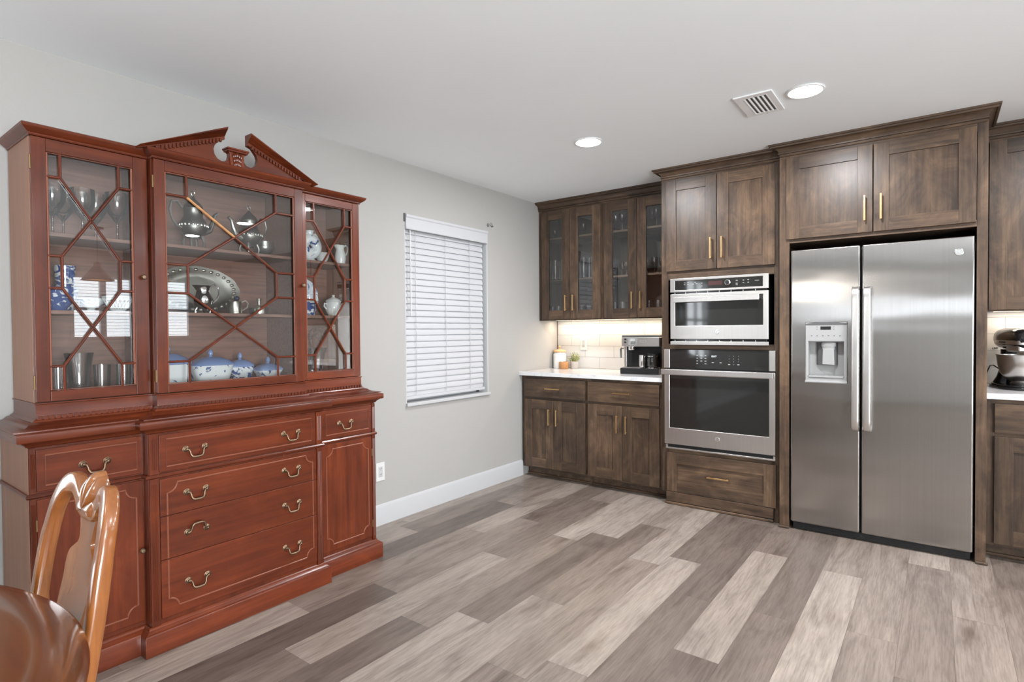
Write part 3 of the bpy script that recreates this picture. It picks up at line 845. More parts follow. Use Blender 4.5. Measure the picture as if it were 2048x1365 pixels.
# ---- right hand run
def right_run():
    x0, x1 = 3.1505, 4.30
    t = thing('wall_cabinet', 'dark wood wall cabinet at the right edge above the black mixer', 'cabinet', (3.7, -0.16, UZ0))
    obj('carcass', MB().box(x0, x1, -0.295, -0.0005, UZ0+0.022, UZ1), M['alder_y'], t)
    f = MB(); f.m = 0; f.box(x0, x0+0.034, -0.315, -0.2955, UZ0, UZ1); f.box(x1-0.034, x1, -0.315, -0.2955, UZ0, UZ1)
    f.m = 1; f.box(x0+0.034, x1-0.034, -0.315, -0.2955, UZ0, UZ0+0.03); f.box(x0+0.034, x1-0.034, -0.315, -0.2955, UZ1-0.045, UZ1)
    obj('face_frame', f, [AV, AH], t, bevel=0.001)
    a = shaker(t, 3.175, 3.722, UZ0+0.010, 2.349, -0.3355, stile=0.078); b = shaker(t, 3.726, 4.273, UZ0+0.010, 2.349, -0.3355, stile=0.078)
    pull(a, 3.686, -0.3355, 1.520, 'z'); pull(b, 3.762, -0.3355, 1.520, 'z')
    crown(t, [(x0, -0.315), (x1, -0.315)])
    base_cabinet('dark wood base cabinet at the right edge under the black mixer', x0, x1, (3.187, 4.263))
    tag(obj('countertop', MB().box(x0+0.0005, x1, -0.640, -0.0095, 0.8855, 0.9170), M['quartz'], bevel=0.002), 'white quartz countertop under the black mixer at the right edge', 'countertop')
    structure(obj('wall_backsplash_right', MB().box(x0+0.0005, x1, -0.0085, 0.0, 0.9172, 1.400), M['tile']))
    u = thing('under_cabinet_light', 'warm light strip glowing above the black mixer', 'light', (3.7, -0.10, 1.385))
    obj('housing', MB().box(3.2, 4.2, -0.117, -0.093, 1.3705, 1.3875), M['white'], u)
    obj('diffuser', MB().box(3.21, 4.19, -0.115, -0.095, 1.3695, 1.3703), M['strip_led'], u)
right_run()

# ================================================================== APPLIANCES
def badge(parent, x, y, z, r, name='badge'):
    """round maker's emblem with flowing script letters"""
    mb = MB().lathe([(0.0, -0.0022), (r*0.86, -0.0022), (r*0.9, -0.003), (r, -0.0022), (r, 0.0)], (x, y, z), 'y', 28)
    b = obj(name, mb, M['chrome'], parent)
    return b
def badge_letters(parent, x, y, z, r):
    q = MB()
    q.text('GE', r*1.05, (x, y-0.0026, z), depth=0.0003)
    for k in range(4):
        a = k*PI/2 + 0.4
        q.tube([(x+r*0.78*math.cos(a+s*0.5), y-0.0027, z+r*0.78*math.sin(a+s*0.5)) for s in (-1, -.5, 0, .5, 1)], 0.0006, 6)
    return q

def fridge():
    t = thing('refrigerator', 'stainless steel side-by-side refrigerator with a water dispenser', 'refrigerator', (2.645, -0.38, 0))
    x0, x1, yf, yb = 2.1955, 3.0965, -0.7225, -0.662
    z0, z1, xs = 0.052, 1.7695, 2.5755
    body = MB().box(x0+0.004, x1-0.004, -0.655, -0.03, 0.03, 1.745)
    obj('body', body, M['dark_grey'], t, bevel=0.004)
    # freezer door with a hole for the dispenser
    hx0, hx1, hz0, hz1 = 2.286, 2.500, 0.950, 1.306
    d = MB().plate_hole(x0, xs-0.004, z0, z1, hx0, hx1, hz0, hz1, yf, yb)
    fd = obj('freezer_door', d, M['steel'], t, bevel=0.010, seg=4)
    d = MB().box(xs+0.004, x1, yf, yb, z0, z1)
    rd = obj('refrigerator_door', d, M['steel'], t, bevel=0.010, seg=4)
    obj('door_gasket', MB().box(x0+0.012, x1-0.012, -0.6615, -0.6555, z0+0.01, z1-0.01), M['black_plastic'], t)
    g = MB().box(x0+0.01, x1-0.01, -0.690, -0.640, 0.004, 0.047)
    for k in range(3): g.box(x0+0.03, x1-0.03, -0.6925, -0.690, 0.012+k*0.011, 0.017+k*0.011)
    obj('toe_grille', g, M['black_plastic'], t, bevel=0.002)
    for xx in (x0+0.03, x1-0.09): obj('hinge_cover', MB().box(xx, xx+0.06, -0.700, -0.640, z1-0.022, z1+0.002), M['dark_grey'], t, bevel=0.004)
    for door, xc in ((fd, 2.5505), (rd, 2.6095)):
        m = MB(); w = 0.0185; yo = yf-0.0545
        pts = []
        for zz, dy in ((1.515, 0.046), (1.514, 0.030), (1.508, 0.012), (1.490, 0.002), (1.45, 0.0), (1.2, 0.0), (0.95, 0.0), (0.735, 0.0), (0.695, 0.002), (0.678, 0.012), (0.671, 0.030), (0.670, 0.046)):
            pts.append((xc, yo+0.009+dy, zz))
        m.tube(pts, 0.01, 20, flat=(2*w, 0.020), ref=(0, -1, 0.0001), power=0.45)
        obj('handle', m, M['steel_trim'], door, angle=50)
    # dispenser
    dp = MB()
    dp.m = 0
    bx0, bx1, bz0, bz1 = 2.281, 2.5055, 0.944, 1.312
    rx0, rx1, rz0, rz1 = 2.297, 2.4895, 0.975, 1.196
    yf2 = yf-0.007
    dp.plate_hole(bx0, bx1, bz0, bz1, rx0, rx1, rz0, rz1, yf2, yf+0.006)
    dm = obj('dispenser', dp, M['grey_plastic'], fd, bevel=0.004, seg=3)
    rc = MB()
    rc.box(rx0-0.004, rx0+0.001, yf, -0.666, rz0, rz1); rc.box(rx1-0.001, rx1+0.004, yf, -0.666, rz0, rz1)
    rc.box(rx0, rx1, yf, -0.666, rz0-0.004, rz0+0.006); rc.box(rx0, rx1, yf, -0.666, rz1-0.003, rz1+0.006)
    rc.box(rx0, rx1, -0.672, -0.666, rz0, rz1)
    obj('dispenser_recess', rc, M['grey_plastic'], fd)
    # curved back shade and chute
    sh = MB(); pr = []
    for i in range(13):
        a = PI*i/12; pr.append(((rx0+rx1)/2 - 0.058*math.cos(a), -0.6735 - 0.028*math.sin(a)))
    pr += [((rx0+rx1)/2+0.056, -0.6725), ((rx0+rx1)/2-0.056, -0.6725)]
    sh.prism(pr, 'z', 1.050, rz1-0.003)
    obj('dispenser_shade', sh, M['dark_grey'], fd, angle=40)
    xm = (rx0+rx1)/2 + 0.010
    ch = MB(); ch.lathe([(0.026, 0.046), (0.040, 0.040), (0.041, 0.020), (0.035, 0.014), (0.034, 0.0)], (xm, -0.700, 1.147), 'z', 24, 1.0, 0.45)
    obj('dispenser_spout', ch, M['grey_plastic'], fd)
    pd = MB().prism([(xm-0.031, 1.055), (xm+0.034, 1.052), (xm+0.031, 1.150), (xm-0.028, 1.150)], 'y', -0.716, -0.709)
    obj('dispenser_paddle', pd, M['grey_plastic'], fd, bevel=0.002)
    tr = MB(); tr.box(rx0+0.002, rx1-0.002, yf2-0.006, -0.672, rz0+0.0005, rz0+0.010)
    for k in range(9): tr.box(rx0+0.014+k*0.019, rx0+0.024+k*0.019, yf2+0.004, -0.69, rz0+0.010, rz0+0.0112)
    obj('drip_tray', tr, M['grey_plastic'], fd, bevel=0.002)
    lp = MB(); lp.box(bx0-0.002, bx1+0.002, yf2-0.008, yf+0.004, bz0-0.002, bz0+0.010)
    obj('dispenser_lip', lp, M['grey_plastic'], fd, bevel=0.004, seg=3)
    ar = MB(); pts = []
    for i in range(11):
        t_ = i/10; pts.append((bx0+(bx1-bx0)*t_, bz1-0.006+0.010*math.sin(PI*t_)))
    ar.prism(pts + [(bx1-0.006, bz1-0.012), (bx0+0.006, bz1-0.012)], 'y', yf2-0.005, yf+0.004)
    obj('dispenser_hood', ar, M['dark_grey'], fd, bevel=0.001)
    ds = MB().box(2.3645, 2.4205, yf2-0.0012, yf2, 1.268, 1.2875)
    obj('dispenser_display', ds, M['black_glass'], fd)
    for xx in (2.345, 2.436):
        for zz in (1.271, 1.285): obj('dispenser_button', MB().box(xx-0.003, xx+0.003, yf2-0.0008, yf2, zz-0.0015, zz+0.0015), M['print_dark'], fd)
    for k in range(6): obj('dispenser_button', MB().box(2.312+k*0.0305, 2.320+k*0.0305, yf2-0.0008, yf2, 1.2285, 1.233), M['print_dark'], fd)
    b = badge(rd, 3.029, yf, 1.684, 0.0195)
    q = badge_letters(t, 3.029, yf, 1.684, 0.0195); obj('badge_letters', q, M['steel_trim'], rd)
fridge()

def slab_hole(mb, x0, x1, z0, z1, h, yf, yb):
    mb.plate_hole(x0, x1, z0, z1, h[0], h[1], h[2], h[3], yf, yb)
def microwave():
    t = thing('microwave_oven', 'stainless built-in microwave above the wall oven', 'microwave', (1.73, -0.4, 1.166))
    yf = -0.700; x0, x1 = 1.402, 2.061
    obj('body', MB().box(x0+0.012, x1-0.012, yf+0.006, -0.20, 1.177, 1.628), M['black_gloss'], t, bevel=0.002)
    obj('liner', MB().box(1.3665, 2.0825, -0.20, -0.195, 1.1725, 1.6335), M['dark'], t)
    p = MB(); p.plate_hole(x0, x1, 1.5415, 1.6385, 1.436, 2.026, 1.556, 1.6215, yf-0.004, yf+0.010)
    cp = obj('control_panel', p, M['steel_trim'], t, bevel=0.002)
    obj('control_glass', MB().box(1.434, 2.028, yf-0.002, yf+0.006, 1.554, 1.6235), M['black_glass'], cp)
    obj('display', MB().box(1.672, 1.767, yf-0.0026, yf-0.002, 1.579, 1.607), M['red_digits'], cp)
    kn = MB().lathe([(0.0, -0.020), (0.0125, -0.020), (0.0145, -0.018), (0.0155, 0.0)], (1.806, yf-0.002, 1.5915), 'y', 28)
    obj('knob', kn, M['black_plastic'], cp)
    kr = MB().lathe([(0.0145, -0.0205), (0.0185, -0.018), (0.0190, -0.004), (0.0165, 0.0), (0.0150, -0.0195)], (1.806, yf-0.002, 1.5915), 'y', 28)
    obj('knob_ring', kr, M['chrome'], cp)
    pr = MB()
    for xx, zz in ((1.507, 1.605), (1.530, 1.606), (1.507, 1.592), (1.530, 1.593), (1.566, 1.594), (1.592, 1.595), (1.627, 1.597), (1.627, 1.578), (1.862, 1.603), (1.862, 1.583), (1.905, 1.602), (1.935, 1.603), (1.905, 1.584), (1.935, 1.586), (1.862, 1.573), (1.582, 1.606)):
        w = 0.005 if (xx*1000) % 2 else 0.0065
        obj('button_label', MB().box(xx-w, xx+w, yf-0.0025, yf-0.002, zz-0.0018, zz+0.0018), M['print'], cp)
    pr.text('PROFILE', 0.0075, (1.990, yf-0.0024, 1.595), depth=0.0002)
    obj('lettering', pr, M['print'], cp)
    d = MB(); d.plate_hole(x0, x1, 1.2075, 1.5285, 1.437, 2.027, 1.3025, 1.504, yf-0.004, yf+0.012)
    dr = obj('door', d, M['steel_trim'], t, bevel=0.003)
    obj('door_glass', MB().box(1.434, 2.030, yf-0.002, yf+0.008, 1.2995, 1.507), M['black_glass'], dr)
    h = MB(); h.box(1.442, 2.012, yf-0.048, yf-0.034, 1.4665, 1.5035)
    h.box(1.447, 1.470, yf-0.035, yf-0.002, 1.474, 1.496); h.box(1.984, 2.007, yf-0.035, yf-0.002, 1.474, 1.496)
    hd = obj('handle', h, M['steel_trim'], dr, bevel=0.002)
    tx = MB().text('Profile', 0.011, (1.470, yf-0.0484, 1.4775), depth=0.0002)
    obj('lettering', tx, M['print'], dr)
    b = badge(dr, 1.7325, yf-0.004, 1.2565, 0.0155)
    obj('badge_letters', badge_letters(t, 1.7325, yf-0.004, 1.2565, 0.0155), M['steel_trim'], dr)
    s = MB().box(x0, x1, yf-0.004, yf+0.008, 1.1665, 1.1915)
    obj('lower_trim', s, M['steel_trim'], t, bevel=0.002)
    v = MB()
    for k in range(8):
        for zz in (1.1965, 1.5345): v.box(x0+0.03+k*0.078, x0+0.034+k*0.078, yf, yf+0.006, zz-0.0045, zz+0.0055)
    obj('vent_post', v, M['steel_trim'], t)
microwave()

def wall_oven():
    t = thing('wall_oven', 'stainless wall oven with a black glass door below the microwave', 'oven', (1.72, -0.4, 0.41))
    yf = -0.672; x0, x1 = 1.3415, 2.0965
    obj('body', MB().box(x0+0.030, x1-0.020, yf+0.024, -0.08, 0.412, 1.128), M['black_plastic'], t)
    c = MB(); c.box(1.385, 2.058, yf, yf+0.026, 0.998, 1.133)
    cp = obj('control_panel', c, M['black_glass'], t, bevel=0.002)
    for a_, b_ in ((x0, 1.3848), (2.0582, x1)): obj('panel_end', MB().box(a_, b_, yf-0.001, yf+0.026, 0.998, 1.133), M['steel_trim'], cp, bevel=0.002)
    obj('display', MB().box(1.673, 1.7725, yf-0.0006, yf, 1.066, 1.099), M['dark'], cp)
    obj('clock_digits', MB().text('12:17', 0.0165, (1.7005, yf-0.001, 1.0875), depth=0.0002), M['lit_digits'], cp)
    pr = MB()
    for i, xx in enumerate((1.585, 1.614, 1.643)):
        for k in range(4):
            if i == 1 and k == 3: continue
            w = 0.0065 if i else 0.0055
            obj('button_label', MB().box(xx-w, xx+w, yf-0.0005, yf, 1.0925-k*0.0195-0.0022, 1.0925-k*0.0195+0.0022), M['print'], cp)
    for w_ in (1.693, 1.747, ): obj('button_label', MB().box(w_-0.007, w_+0.007, yf-0.0005, yf, 1.0425, 1.0465), M['print'], cp)
    for i in range(3):
        for k in range(3):
            obj('key_digit', MB().text(str(k*3+i+1), 0.0085, (1.8035+i*0.0305, yf-0.0007, 1.091-k*0.019), depth=0.0002), M['print'], cp)
    obj('key_digit', MB().text('0', 0.0085, (1.834, yf-0.0007, 1.034), depth=0.0002), M['print'], cp)
    for xx in (1.8035, 1.8645): obj('button_label', MB().box(xx-0.007, xx+0.007, yf-0.0005, yf, 1.0315, 1.0365), M['print'], cp)
    d = MB(); d.plate_hole(x0+0.004, x1, 0.4455, 0.989, 1.3852, 2.058, 0.565, 0.946, yf-0.004, yf+0.022)
    dr = obj('door', d, M['steel_trim'], t, bevel=0.003)
    obj('door_glass', MB().box(1.382, 2.061, yf-0.0025, yf+0.012, 0.562, 0.949), M['black_glass'], dr)
    h = MB(); h.box(x0-0.001, x1-0.003, yf-0.056, yf-0.040, 0.9535, 0.9905)
    for xx in (x0+0.004, x1-0.030): h.box(xx, xx+0.022, yf-0.041, yf-0.003, 0.959, 0.985)
    obj('handle', h, M['steel_trim'], dr, bevel=0.0025)
    b = badge(dr, 1.7245, yf-0.004, 0.5135, 0.0165)
    obj('badge_letters', badge_letters(t, 1.7245, yf-0.004, 0.5135, 0.0165), M['steel_trim'], dr)
    s = MB(); s.box(x0+0.012, x1, yf-0.002, yf+0.022, 0.4105, 0.4215); s.box(x0+0.012, x0+0.024, yf-0.002, yf+0.022, 0.4215, 0.441); s.box(x1-0.014, x1, yf-0.002, yf+0.022, 0.4215, 0.441)
    obj('lower_trim', s, M['steel_trim'], t, bevel=0.0015)
wall_oven()

# ================================================================== CHINA CABINET
MV, MHh = M['mahog_v'], M['mahog_h']
def china_cabinet():
    t = thing('china_cabinet', 'large red mahogany breakfront china cabinet with broken pediment and lattice glass doors', 'china cabinet', (0.24, -3.33, 0))
    XB = 0.030
    ce = -3.335                      # centre line of the base
    # ---------- base case
    case_plan = [(XB, -4.085), (0.400, -4.085), (0.400, -3.729), (0.448, -3.729), (0.448, -2.942), (0.400, -2.942), (0.400, -2.568), (XB, -2.568)]
    mb = MB()
    mb.prism(case_plan, 'z', 0.006, 0.896)
    obj('base_case', mb, MV, t, bevel=0.001)
    mb = MB(); mb.box(XB+0.001, 0.399, -4.0875, -4.0855, 0.10, 0.894)
    obj('side_panel', mb, M['mahog_side'], t)
    pl = MB().sweep([(0.0, 0.0), (0.030, 0.0), (0.030, 0.079), (0.027, 0.084), (0.021, 0.087), (0.017, 0.092), (0.010, 0.096), (0.008, 0.103), (0.003, 0.107), (0.0, 0.107)], case_plan)
    obj('plinth', pl, MHh, t, bevel=0.0015)
    wm = MB().sweep([(0.0, 0.697), (0.008, 0.697), (0.012, 0.701), (0.012, 0.707), (0.008, 0.712), (0.0, 0.713)], case_plan)
    obj('waist_moulding', wm, MHh, t)
    sl = MB().sweep([(0.0, 0.876), (0.008, 0.880), (0.012, 0.888), (0.022, 0.895), (0.026, 0.899), (0.037, 0.900), (0.039, 0.904), (0.039, 0.925), (0.037, 0.929), (0.020, 0.931), (-0.16, 0.931), (-0.16, 0.896), (0.0, 0.896)], case_plan)
    obj('top_slab', sl, MHh, t)
    # ---------- pilasters with flutes
    def pilaster(y0, y1, xf, z0, z1):
        p = MB().box(xf-0.012, xf+0.0045, y0, y1, z0, z1)
        w = (y1-y0)
        for k in (0.28, 0.5, 0.72):
            yy = y0 + w*k
            p.tube([(xf+0.0045, yy, z0+0.02), (xf+0.0045, yy, z1-0.02)], 0.0026, 6)
        obj('pilaster', p, MV, t)
    for (y0, y1, xf) in ((-3.7275, -3.694, 0.452), (-2.9765, -2.943, 0.452), (-4.0845, -4.067, 0.404), (-2.590, -2.5685, 0.404)):
        pilaster(y0, y1, xf, 0.7135, 0.875); pilaster(y0, y1, xf, 0.108, 0.6965)
    # ---------- drawers and doors of the base
    def mould(parent, pts, r=0.0035, closed=False):
        m = MB().tube(pts, r, 8, closed=closed, ref=(1, 0, 0))
        obj('panel_moulding', m, M['mahog_highlight'], parent)
    def rect(y0, y1, z0, z1, x): return [(x, y0, z0), (x, y1, z0), (x, y1, z1), (x, y0, z1)]
    def arc(cy, cz, r, a0, a1, x, n=7):
        return [(x, cy+r*math.cos(a0+(a1-a0)*i/n), cz+r*math.sin(a0+(a1-a0)*i/n)) for i in range(n+1)]
    def bail(parent, x, y, z, up=False):
        m = MB(); sgn = 1 if up else -1; hw = 0.0385
        for s in (-1, 1):
            m.lathe([(0.0135, 0.0), (0.0135, 0.0025), (0.010, 0.004), (0.0095, 0.006), (0.006, 0.007), (0.0055, 0.012), (0.0, 0.013)], (x, y+s*hw, z), 'x', 16)
            m.ball((x+0.012, y+s*hw, z), 0.0052, n=8, m=6)
        pts = []
        for u, v_ in ((-1.0, 0.0), (-0.80, -0.06), (-0.70, -0.30), (-0.66, -0.65), (-0.52, -0.93), (-0.3, -0.98), (0, -1.0), (0.3, -0.98), (0.52, -0.93), (0.66, -0.65), (0.70, -0.30), (0.80, -0.06), (1.0, 0.0)):
            pts.append((x+0.013+0.006*(-v_), y+hw*u, z-sgn*v_*0.034))
        m.tube(pts, [0.0032, 0.0036, 0.0040, 0.0042, 0.0045, 0.0050, 0.0055, 0.0050, 0.0045, 0.0042, 0.0040, 0.0036, 0.0032], 8)
        obj('bail_pull', m, M['old_brass'], parent, angle=60)
    XF = 0.4552
    d = obj('drawer', MB().box(0.440, XF, -3.6905, -2.9785, 0.719, 0.868), MHh, t, bevel=0.002)
    mould(d, rect(-3.664, -3.004, 0.738, 0.849, XF), closed=True)
    bail(d, XF, -3.552, 0.796); bail(d, XF, -3.1135, 0.793)
    zs = [(0.5385, 0.690), (0.3625, 0.5365), (0.1265, 0.3605)]
    ya, yb_ = -3.6640, -2.9995
    for i, (z0, z1) in enumerate(zs):
        d = obj('drawer', MB().box(0.440, XF, -3.6905, -2.9785, z0, z1), MHh, t, bevel=0.0015)
        r = 0.038
        if i == 0:
            zt = 0.668
            P = [(XF, ya, z0+0.002)] + [(XF, ya, zt-r)] + arc(ya, zt, r, -PI/2, 0, XF)[1:] + arc(yb_, zt, r, PI, 1.5*PI, XF) + [(XF, yb_, z0+0.002)]
            mould(d, P)
        elif i == 1:
            mould(d, [(XF, ya, z0+0.002), (XF, ya, z1-0.002)]); mould(d, [(XF, yb_, z0+0.002), (XF, yb_, z1-0.002)])
        else:
            zt = 0.162
            P = [(XF, ya, z1-0.002)] + [(XF, ya, zt+r)] + arc(ya, zt, r, PI/2, 0, XF)[1:] + arc(yb_, zt, r, PI, PI/2, XF) + [(XF, yb_, z1-0.002)]
            mould(d, P)
        zp = (0.618, 0.450, 0.248)[i]
        bail(d, XF, -3.551, zp, up=(i == 1)); bail(d, XF, -3.1135, zp)
    XW = 0.4068
    for (y0, y1) in ((-4.0655, -3.7330), (-2.9120, -2.5920)):
        left = y0 < -3.5
        d = obj('drawer', MB().box(0.392, XW, y0, y1, 0.719, 0.868), MHh, t, bevel=0.002)
        mould(d, rect(y0+0.025, y1-0.020, 0.738, 0.846, XW), closed=True)
        bail(d, XW, (y0+y1)/2 + (0.008 if left else -0.014), 0.792)
        d = obj('door', MB().box(0.392, XW, y0, y1, 0.1265, 0.690), MV, t, bevel=0.002)
        r = 0.037; a, b = y0+0.026, y1-0.024; zt, zb = 0.663, 0.160
        P = [(XW, a, zb+r), (XW, a, zt-r)] + arc(a, zt, r, -PI/2, 0, XW)[1:] + arc(b, zt, r, PI, 1.5*PI, XW) + [(XW, b, zb+r)] + arc(b, zb, r, PI/2, PI, XW)[1:] + arc(a, zb, r, 0, PI/2, XW)[:-1]
        mould(d, P, closed=True)
        if left:
            obj('knob', MB().lathe([(0.004, 0.0), (0.004, 0.008), (0.010, 0.012), (0.011, 0.017), (0.007, 0.022), (0, 0.023)], (XW, -3.7425, 0.412), 'x', 16), M['old_brass'], d)
        hy = y0-0.002 if left else y1+0.002
        for zz in (0.20, 0.60): obj('hinge', MB().tube([(XW+0.001, hy, zz-0.02), (XW+0.001, hy, zz+0.02)], 0.0035, 8), M['hinge'], d)
    # ---------- hutch
    HW, HC = 0.327, 0.372            # front planes of wings and centre
    yL, ya_, yb2, yR = -4.045, -3.663, -2.977, -2.596
    plan = [(XB, yL), (HW, yL), (HW, ya_), (HC, ya_), (HC, yb2), (HW, yb2), (HW, yR), (XB, yR)]
    lo = MB().sweep([(-0.03, 0.931), (0.079, 0.931), (0.078, 0.935), (0.066, 0.938), (0.046, 0.940), (0.032, 0.946), (0.024, 0.954), (0.013, 0.957), (0.010, 0.962), (0.003, 0.966), (0.0, 0.974), (0.0, 1.018), (0.004, 1.020), (0.004, 1.0245), (-0.03, 1.0245)], plan)
    obj('hutch_base', lo, MHh, t)
    def dent(p0, p1, z0, z1, pitch, d, out):
        (xa, y0), (xb, y1) = p0, p1
        n = int(abs(y1-y0)/pitch); dn = MB()
        for k in range(n):
            y = y0 + (y1-y0)*(k+0.5)/n
            dn.box(xa-0.001, xa+d, y-pitch*0.3, y+pitch*0.3, z0, z1)
        dn.box(xa-0.002, xa+d*0.3, y0+0.002, y1-0.002, z0, z1)
        obj('dentil_band', dn, MHh, t)
    dent((HW, yL), (HW, ya_), 0.964, 0.977, 0.0175, 0.010, 0); dent((HC, ya_), (HC, yb2), 0.964, 0.977, 0.0175, 0.010, 0); dent((HW, yb2), (HW, yR), 0.964, 0.977, 0.0175, 0.010, 0)
    hs = MB()
    Z0, Z1 = 1.0250, 2.000
    hs.box(XB, XB+0.010, yL+0.018, yR-0.018, Z0+0.020, Z1)                           # back
    hs.box(XB+0.010, HC-0.0235, ya_, ya_+0.016, Z0+0.020, Z1); hs.box(XB+0.010, HC-0.0235, yb2-0.016, yb2, Z0+0.020, Z1)
    hs.prism([(XB, yL+0.018), (HW-0.0235, yL+0.018), (HW-0.0235, ya_), (HC-0.0235, ya_), (HC-0.0235, yb2), (HW-0.0235, yb2), (HW-0.0235, yR-0.018), (XB, yR-0.018)], 'z', Z0, Z0+0.0195)
    obj('hutch_interior', hs, M['mahog_in'], t)
    for a_, b_ in ((yL, yL+0.0175), (yR-0.0175, yR)): obj('hutch_side', MB().box(XB, HW-0.0225, a_, b_, Z0, Z1), M['mahog_side'], t)
    for a_, b_ in ((ya_-0.0005, ya_+0.0175), (yb2-0.0175, yb2+0.0005)): obj('centre_side', MB().box(HW-0.0225, HC-0.0225, a_, b_, Z0, Z1), MV, t)
    tp = MB().prism(plan, 'z', Z1, 2.018); obj('hutch_top', tp, MHh, t)
    for zz in (1.352, 1.645):
        for (y0, y1, xf) in ((yL+0.0185, ya_-0.001, 0.285), (ya_+0.0165, yb2-0.0165, 0.318), (yb2+0.001, yR-0.0185, 0.285)):
            s_ = MB().box(XB+0.0105, xf, y0, y1, zz, zz+0.015)
            obj('shelf', s_, M['mahog_highlight'] if False else M['mahog_in'], t, bevel=0.002)
    cr = MB().sweep([(-0.02, 1.996), (0.003, 1.996), (0.006, 2.000), (0.006, 2.004), (0.012, 2.007), (0.020, 2.014), (0.026, 2.020), (0.028, 2.022), (0.030, 2.030), (0.026, 2.033), (-0.02, 2.033)], plan)
    obj('cornice', cr, MHh, t)
    # doors with lattice
    def lattice_door(y0, y1, xf, gy0, gy1, gz0, gz1, s0, s1, ym, raw=False, knob=None, hinge=None):
        z0, z1 = 1.0275, 1.9945; xb = xf-0.021
        m = MB(); m.m = 0
        m.box(xb, xf, y0, gy0, z0, z1); m.box(xb, xf, gy1, y1, z0, z1)
        m.m = 1
        m.box(xb, xf, gy0, gy1, z0, gz0); m.box(xb, xf, gy0, gy1, gz1, z1)
        d = obj('glass_door', m, [MV, MHh], t, bevel=0.002)
        obj('glass_pane', MB().box(xb+0.004, xb+0.007, gy0-0.004, gy1+0.004, gz0-0.004, gz1+0.004), M['pane'], d)
        bd = MB().tube([(xf-0.006, gy0+0.003, gz0+0.003), (xf-0.006, gy1-0.003, gz0+0.003), (xf-0.006, gy1-0.003, gz1-0.003), (xf-0.006, gy0+0.003, gz1-0.003)], 0.0045, 8, closed=True, ref=(1, 0, 0))
        obj('glazing_bead', bd, M['mahog_highlight'], d)
        zt, zx, za, zb, zy, zc = 1.858, 1.714, 1.567, 1.447, 1.301, 1.156
        xx = xf-0.0065; q = MB(); rw = MB()
        def bar(a, b, tgt=None):
            (tgt or q).tube([(xx, a[0], a[1]), (xx, b[0], b[1])], 0.0045, 8, flat=(0.0105, 0.0125), ref=(1, 0, 0))
        bar((s0, gz1), (s0, zt)); bar((s1, gz1), (s1, zt)); bar((gy0, zt), (s0, zt)); bar((s1, zt), (gy1, zt))
        if raw: bar((s0, zt), (ym, zx), rw)
        else: bar((s0, zt), (ym, zx))
        bar((ym, zx), (s1, za)); bar((s1, zt), (s0, za))
        for s in (s0, s1): bar((s, za), (s, zb))
        for z in (za, zb): bar((gy0, z), (s0, z)); bar((s1, z), (gy1, z))
        bar((s0, zb), (s1, zc)); bar((s1, zb), (s0, zc))
        bar((gy0, zc), (s0, zc)); bar((s1, zc), (gy1, zc)); bar((s0, zc), (s0, gz0)); bar((s1, zc), (s1, gz0))
        obj('lattice', q, MV, d)
        if raw:
            o = obj('lattice_bar', rw, M['raw_wood'], d); o['label'] = 'bare unfinished wood lattice bar'
        if knob:
            obj('knob', MB().lathe([(0.0045, 0.0), (0.0045, 0.009), (0.0095, 0.012), (0.0105, 0.017), (0.007, 0.022), (0, 0.023)], (xf, knob[0], knob[1]), 'x', 16), M['old_brass'], d)
        if hinge is not None:
            for zz in (1.10, 1.90): obj('hinge', MB().tube([(xf-0.002, hinge, zz-0.025), (xf-0.002, hinge, zz+0.025)], 0.0034, 8), M['hinge'], d)
    lattice_door(-4.043, -3.668, HW, -4.000, -3.720, 1.066, 1.947, -3.957, -3.768, -3.8625, knob=(-3.691, 1.507), hinge=-4.046)
    lattice_door(-3.660, -2.980, HC, -3.619, -3.027, 1.061, 1.951, -3.5315, -3.1235, -3.3275, raw=True, knob=(-2.990, 1.513), hinge=-3.6635)
    lattice_door(-2.973, -2.598, HW, -2.937, -2.643, 1.067, 1.955, -2.885, -2.693, -2.789, hinge=None)
    # ---------- broken pediment
    yc = -3.3165
    tym = MB(); L = []
    right = [(0.335, 2.033), (0.335, 2.046), (0.062, 2.150)]
    arc_ = [(0.082, 2.128), (0.096, 2.110), (0.1015, 2.092), (0.097, 2.070), (0.085, 2.054), (0.066, 2.046), (0.048, 2.050), (0.037, 2.062), (0.033, 2.080), (0.034, 2.094)]
    half = right + arc_
    poly = [(yc+u, z) for u, z in half] + [(yc-u, z) for u, z in half[::-1]]
    tym.prism(poly, 'x', 0.352, 0.374)
    pd_ = obj('pediment', tym, MHh, t, bevel=0.0012)
    for s in (-1, 1):
        rk = MB()
        prof = [(0.352, -0.004), (0.3765, -0.004), (0.3765, 0.010), (0.383, 0.012), (0.388, 0.018), (0.398, 0.026), (0.404, 0.029), (0.407, 0.034), (0.411, 0.036), (0.411, 0.043), (0.352, 0.043)]
        A = (yc+s*0.400, 2.0285-0.004); B = (yc+s*0.053, 2.1535-0.004)
        vs = []
        for (yy, zz), cut in ((A, 0), (B, 1)):
            for x, n in prof:
                dy, dz = (B[0]-A[0]), (B[1]-A[1]); ln = math.hypot(dy, dz)
                ny, nz = (-dz/ln*1.0, dy/ln*1.0) if s < 0 else (dz/ln, -dy/ln)
                if nz < 0: ny, nz = -ny, -nz
                if cut: vs.append((x, yy, zz + n/nz if True else zz))
                else: vs.append((x, yy + ny*n*0.2, zz + nz*n*1.0 if False else zz + n*0.12))
        m_ = len(prof)
        rk.add(vs, [(i, (i+1) % m_, m_+(i+1) % m_, m_+i) for i in range(m_)] + [tuple(range(m_)), tuple(range(m_, 2*m_))[::-1]])
        obj('raking_cornice', rk, MHh, pd_)
        dt = MB(); n = 17
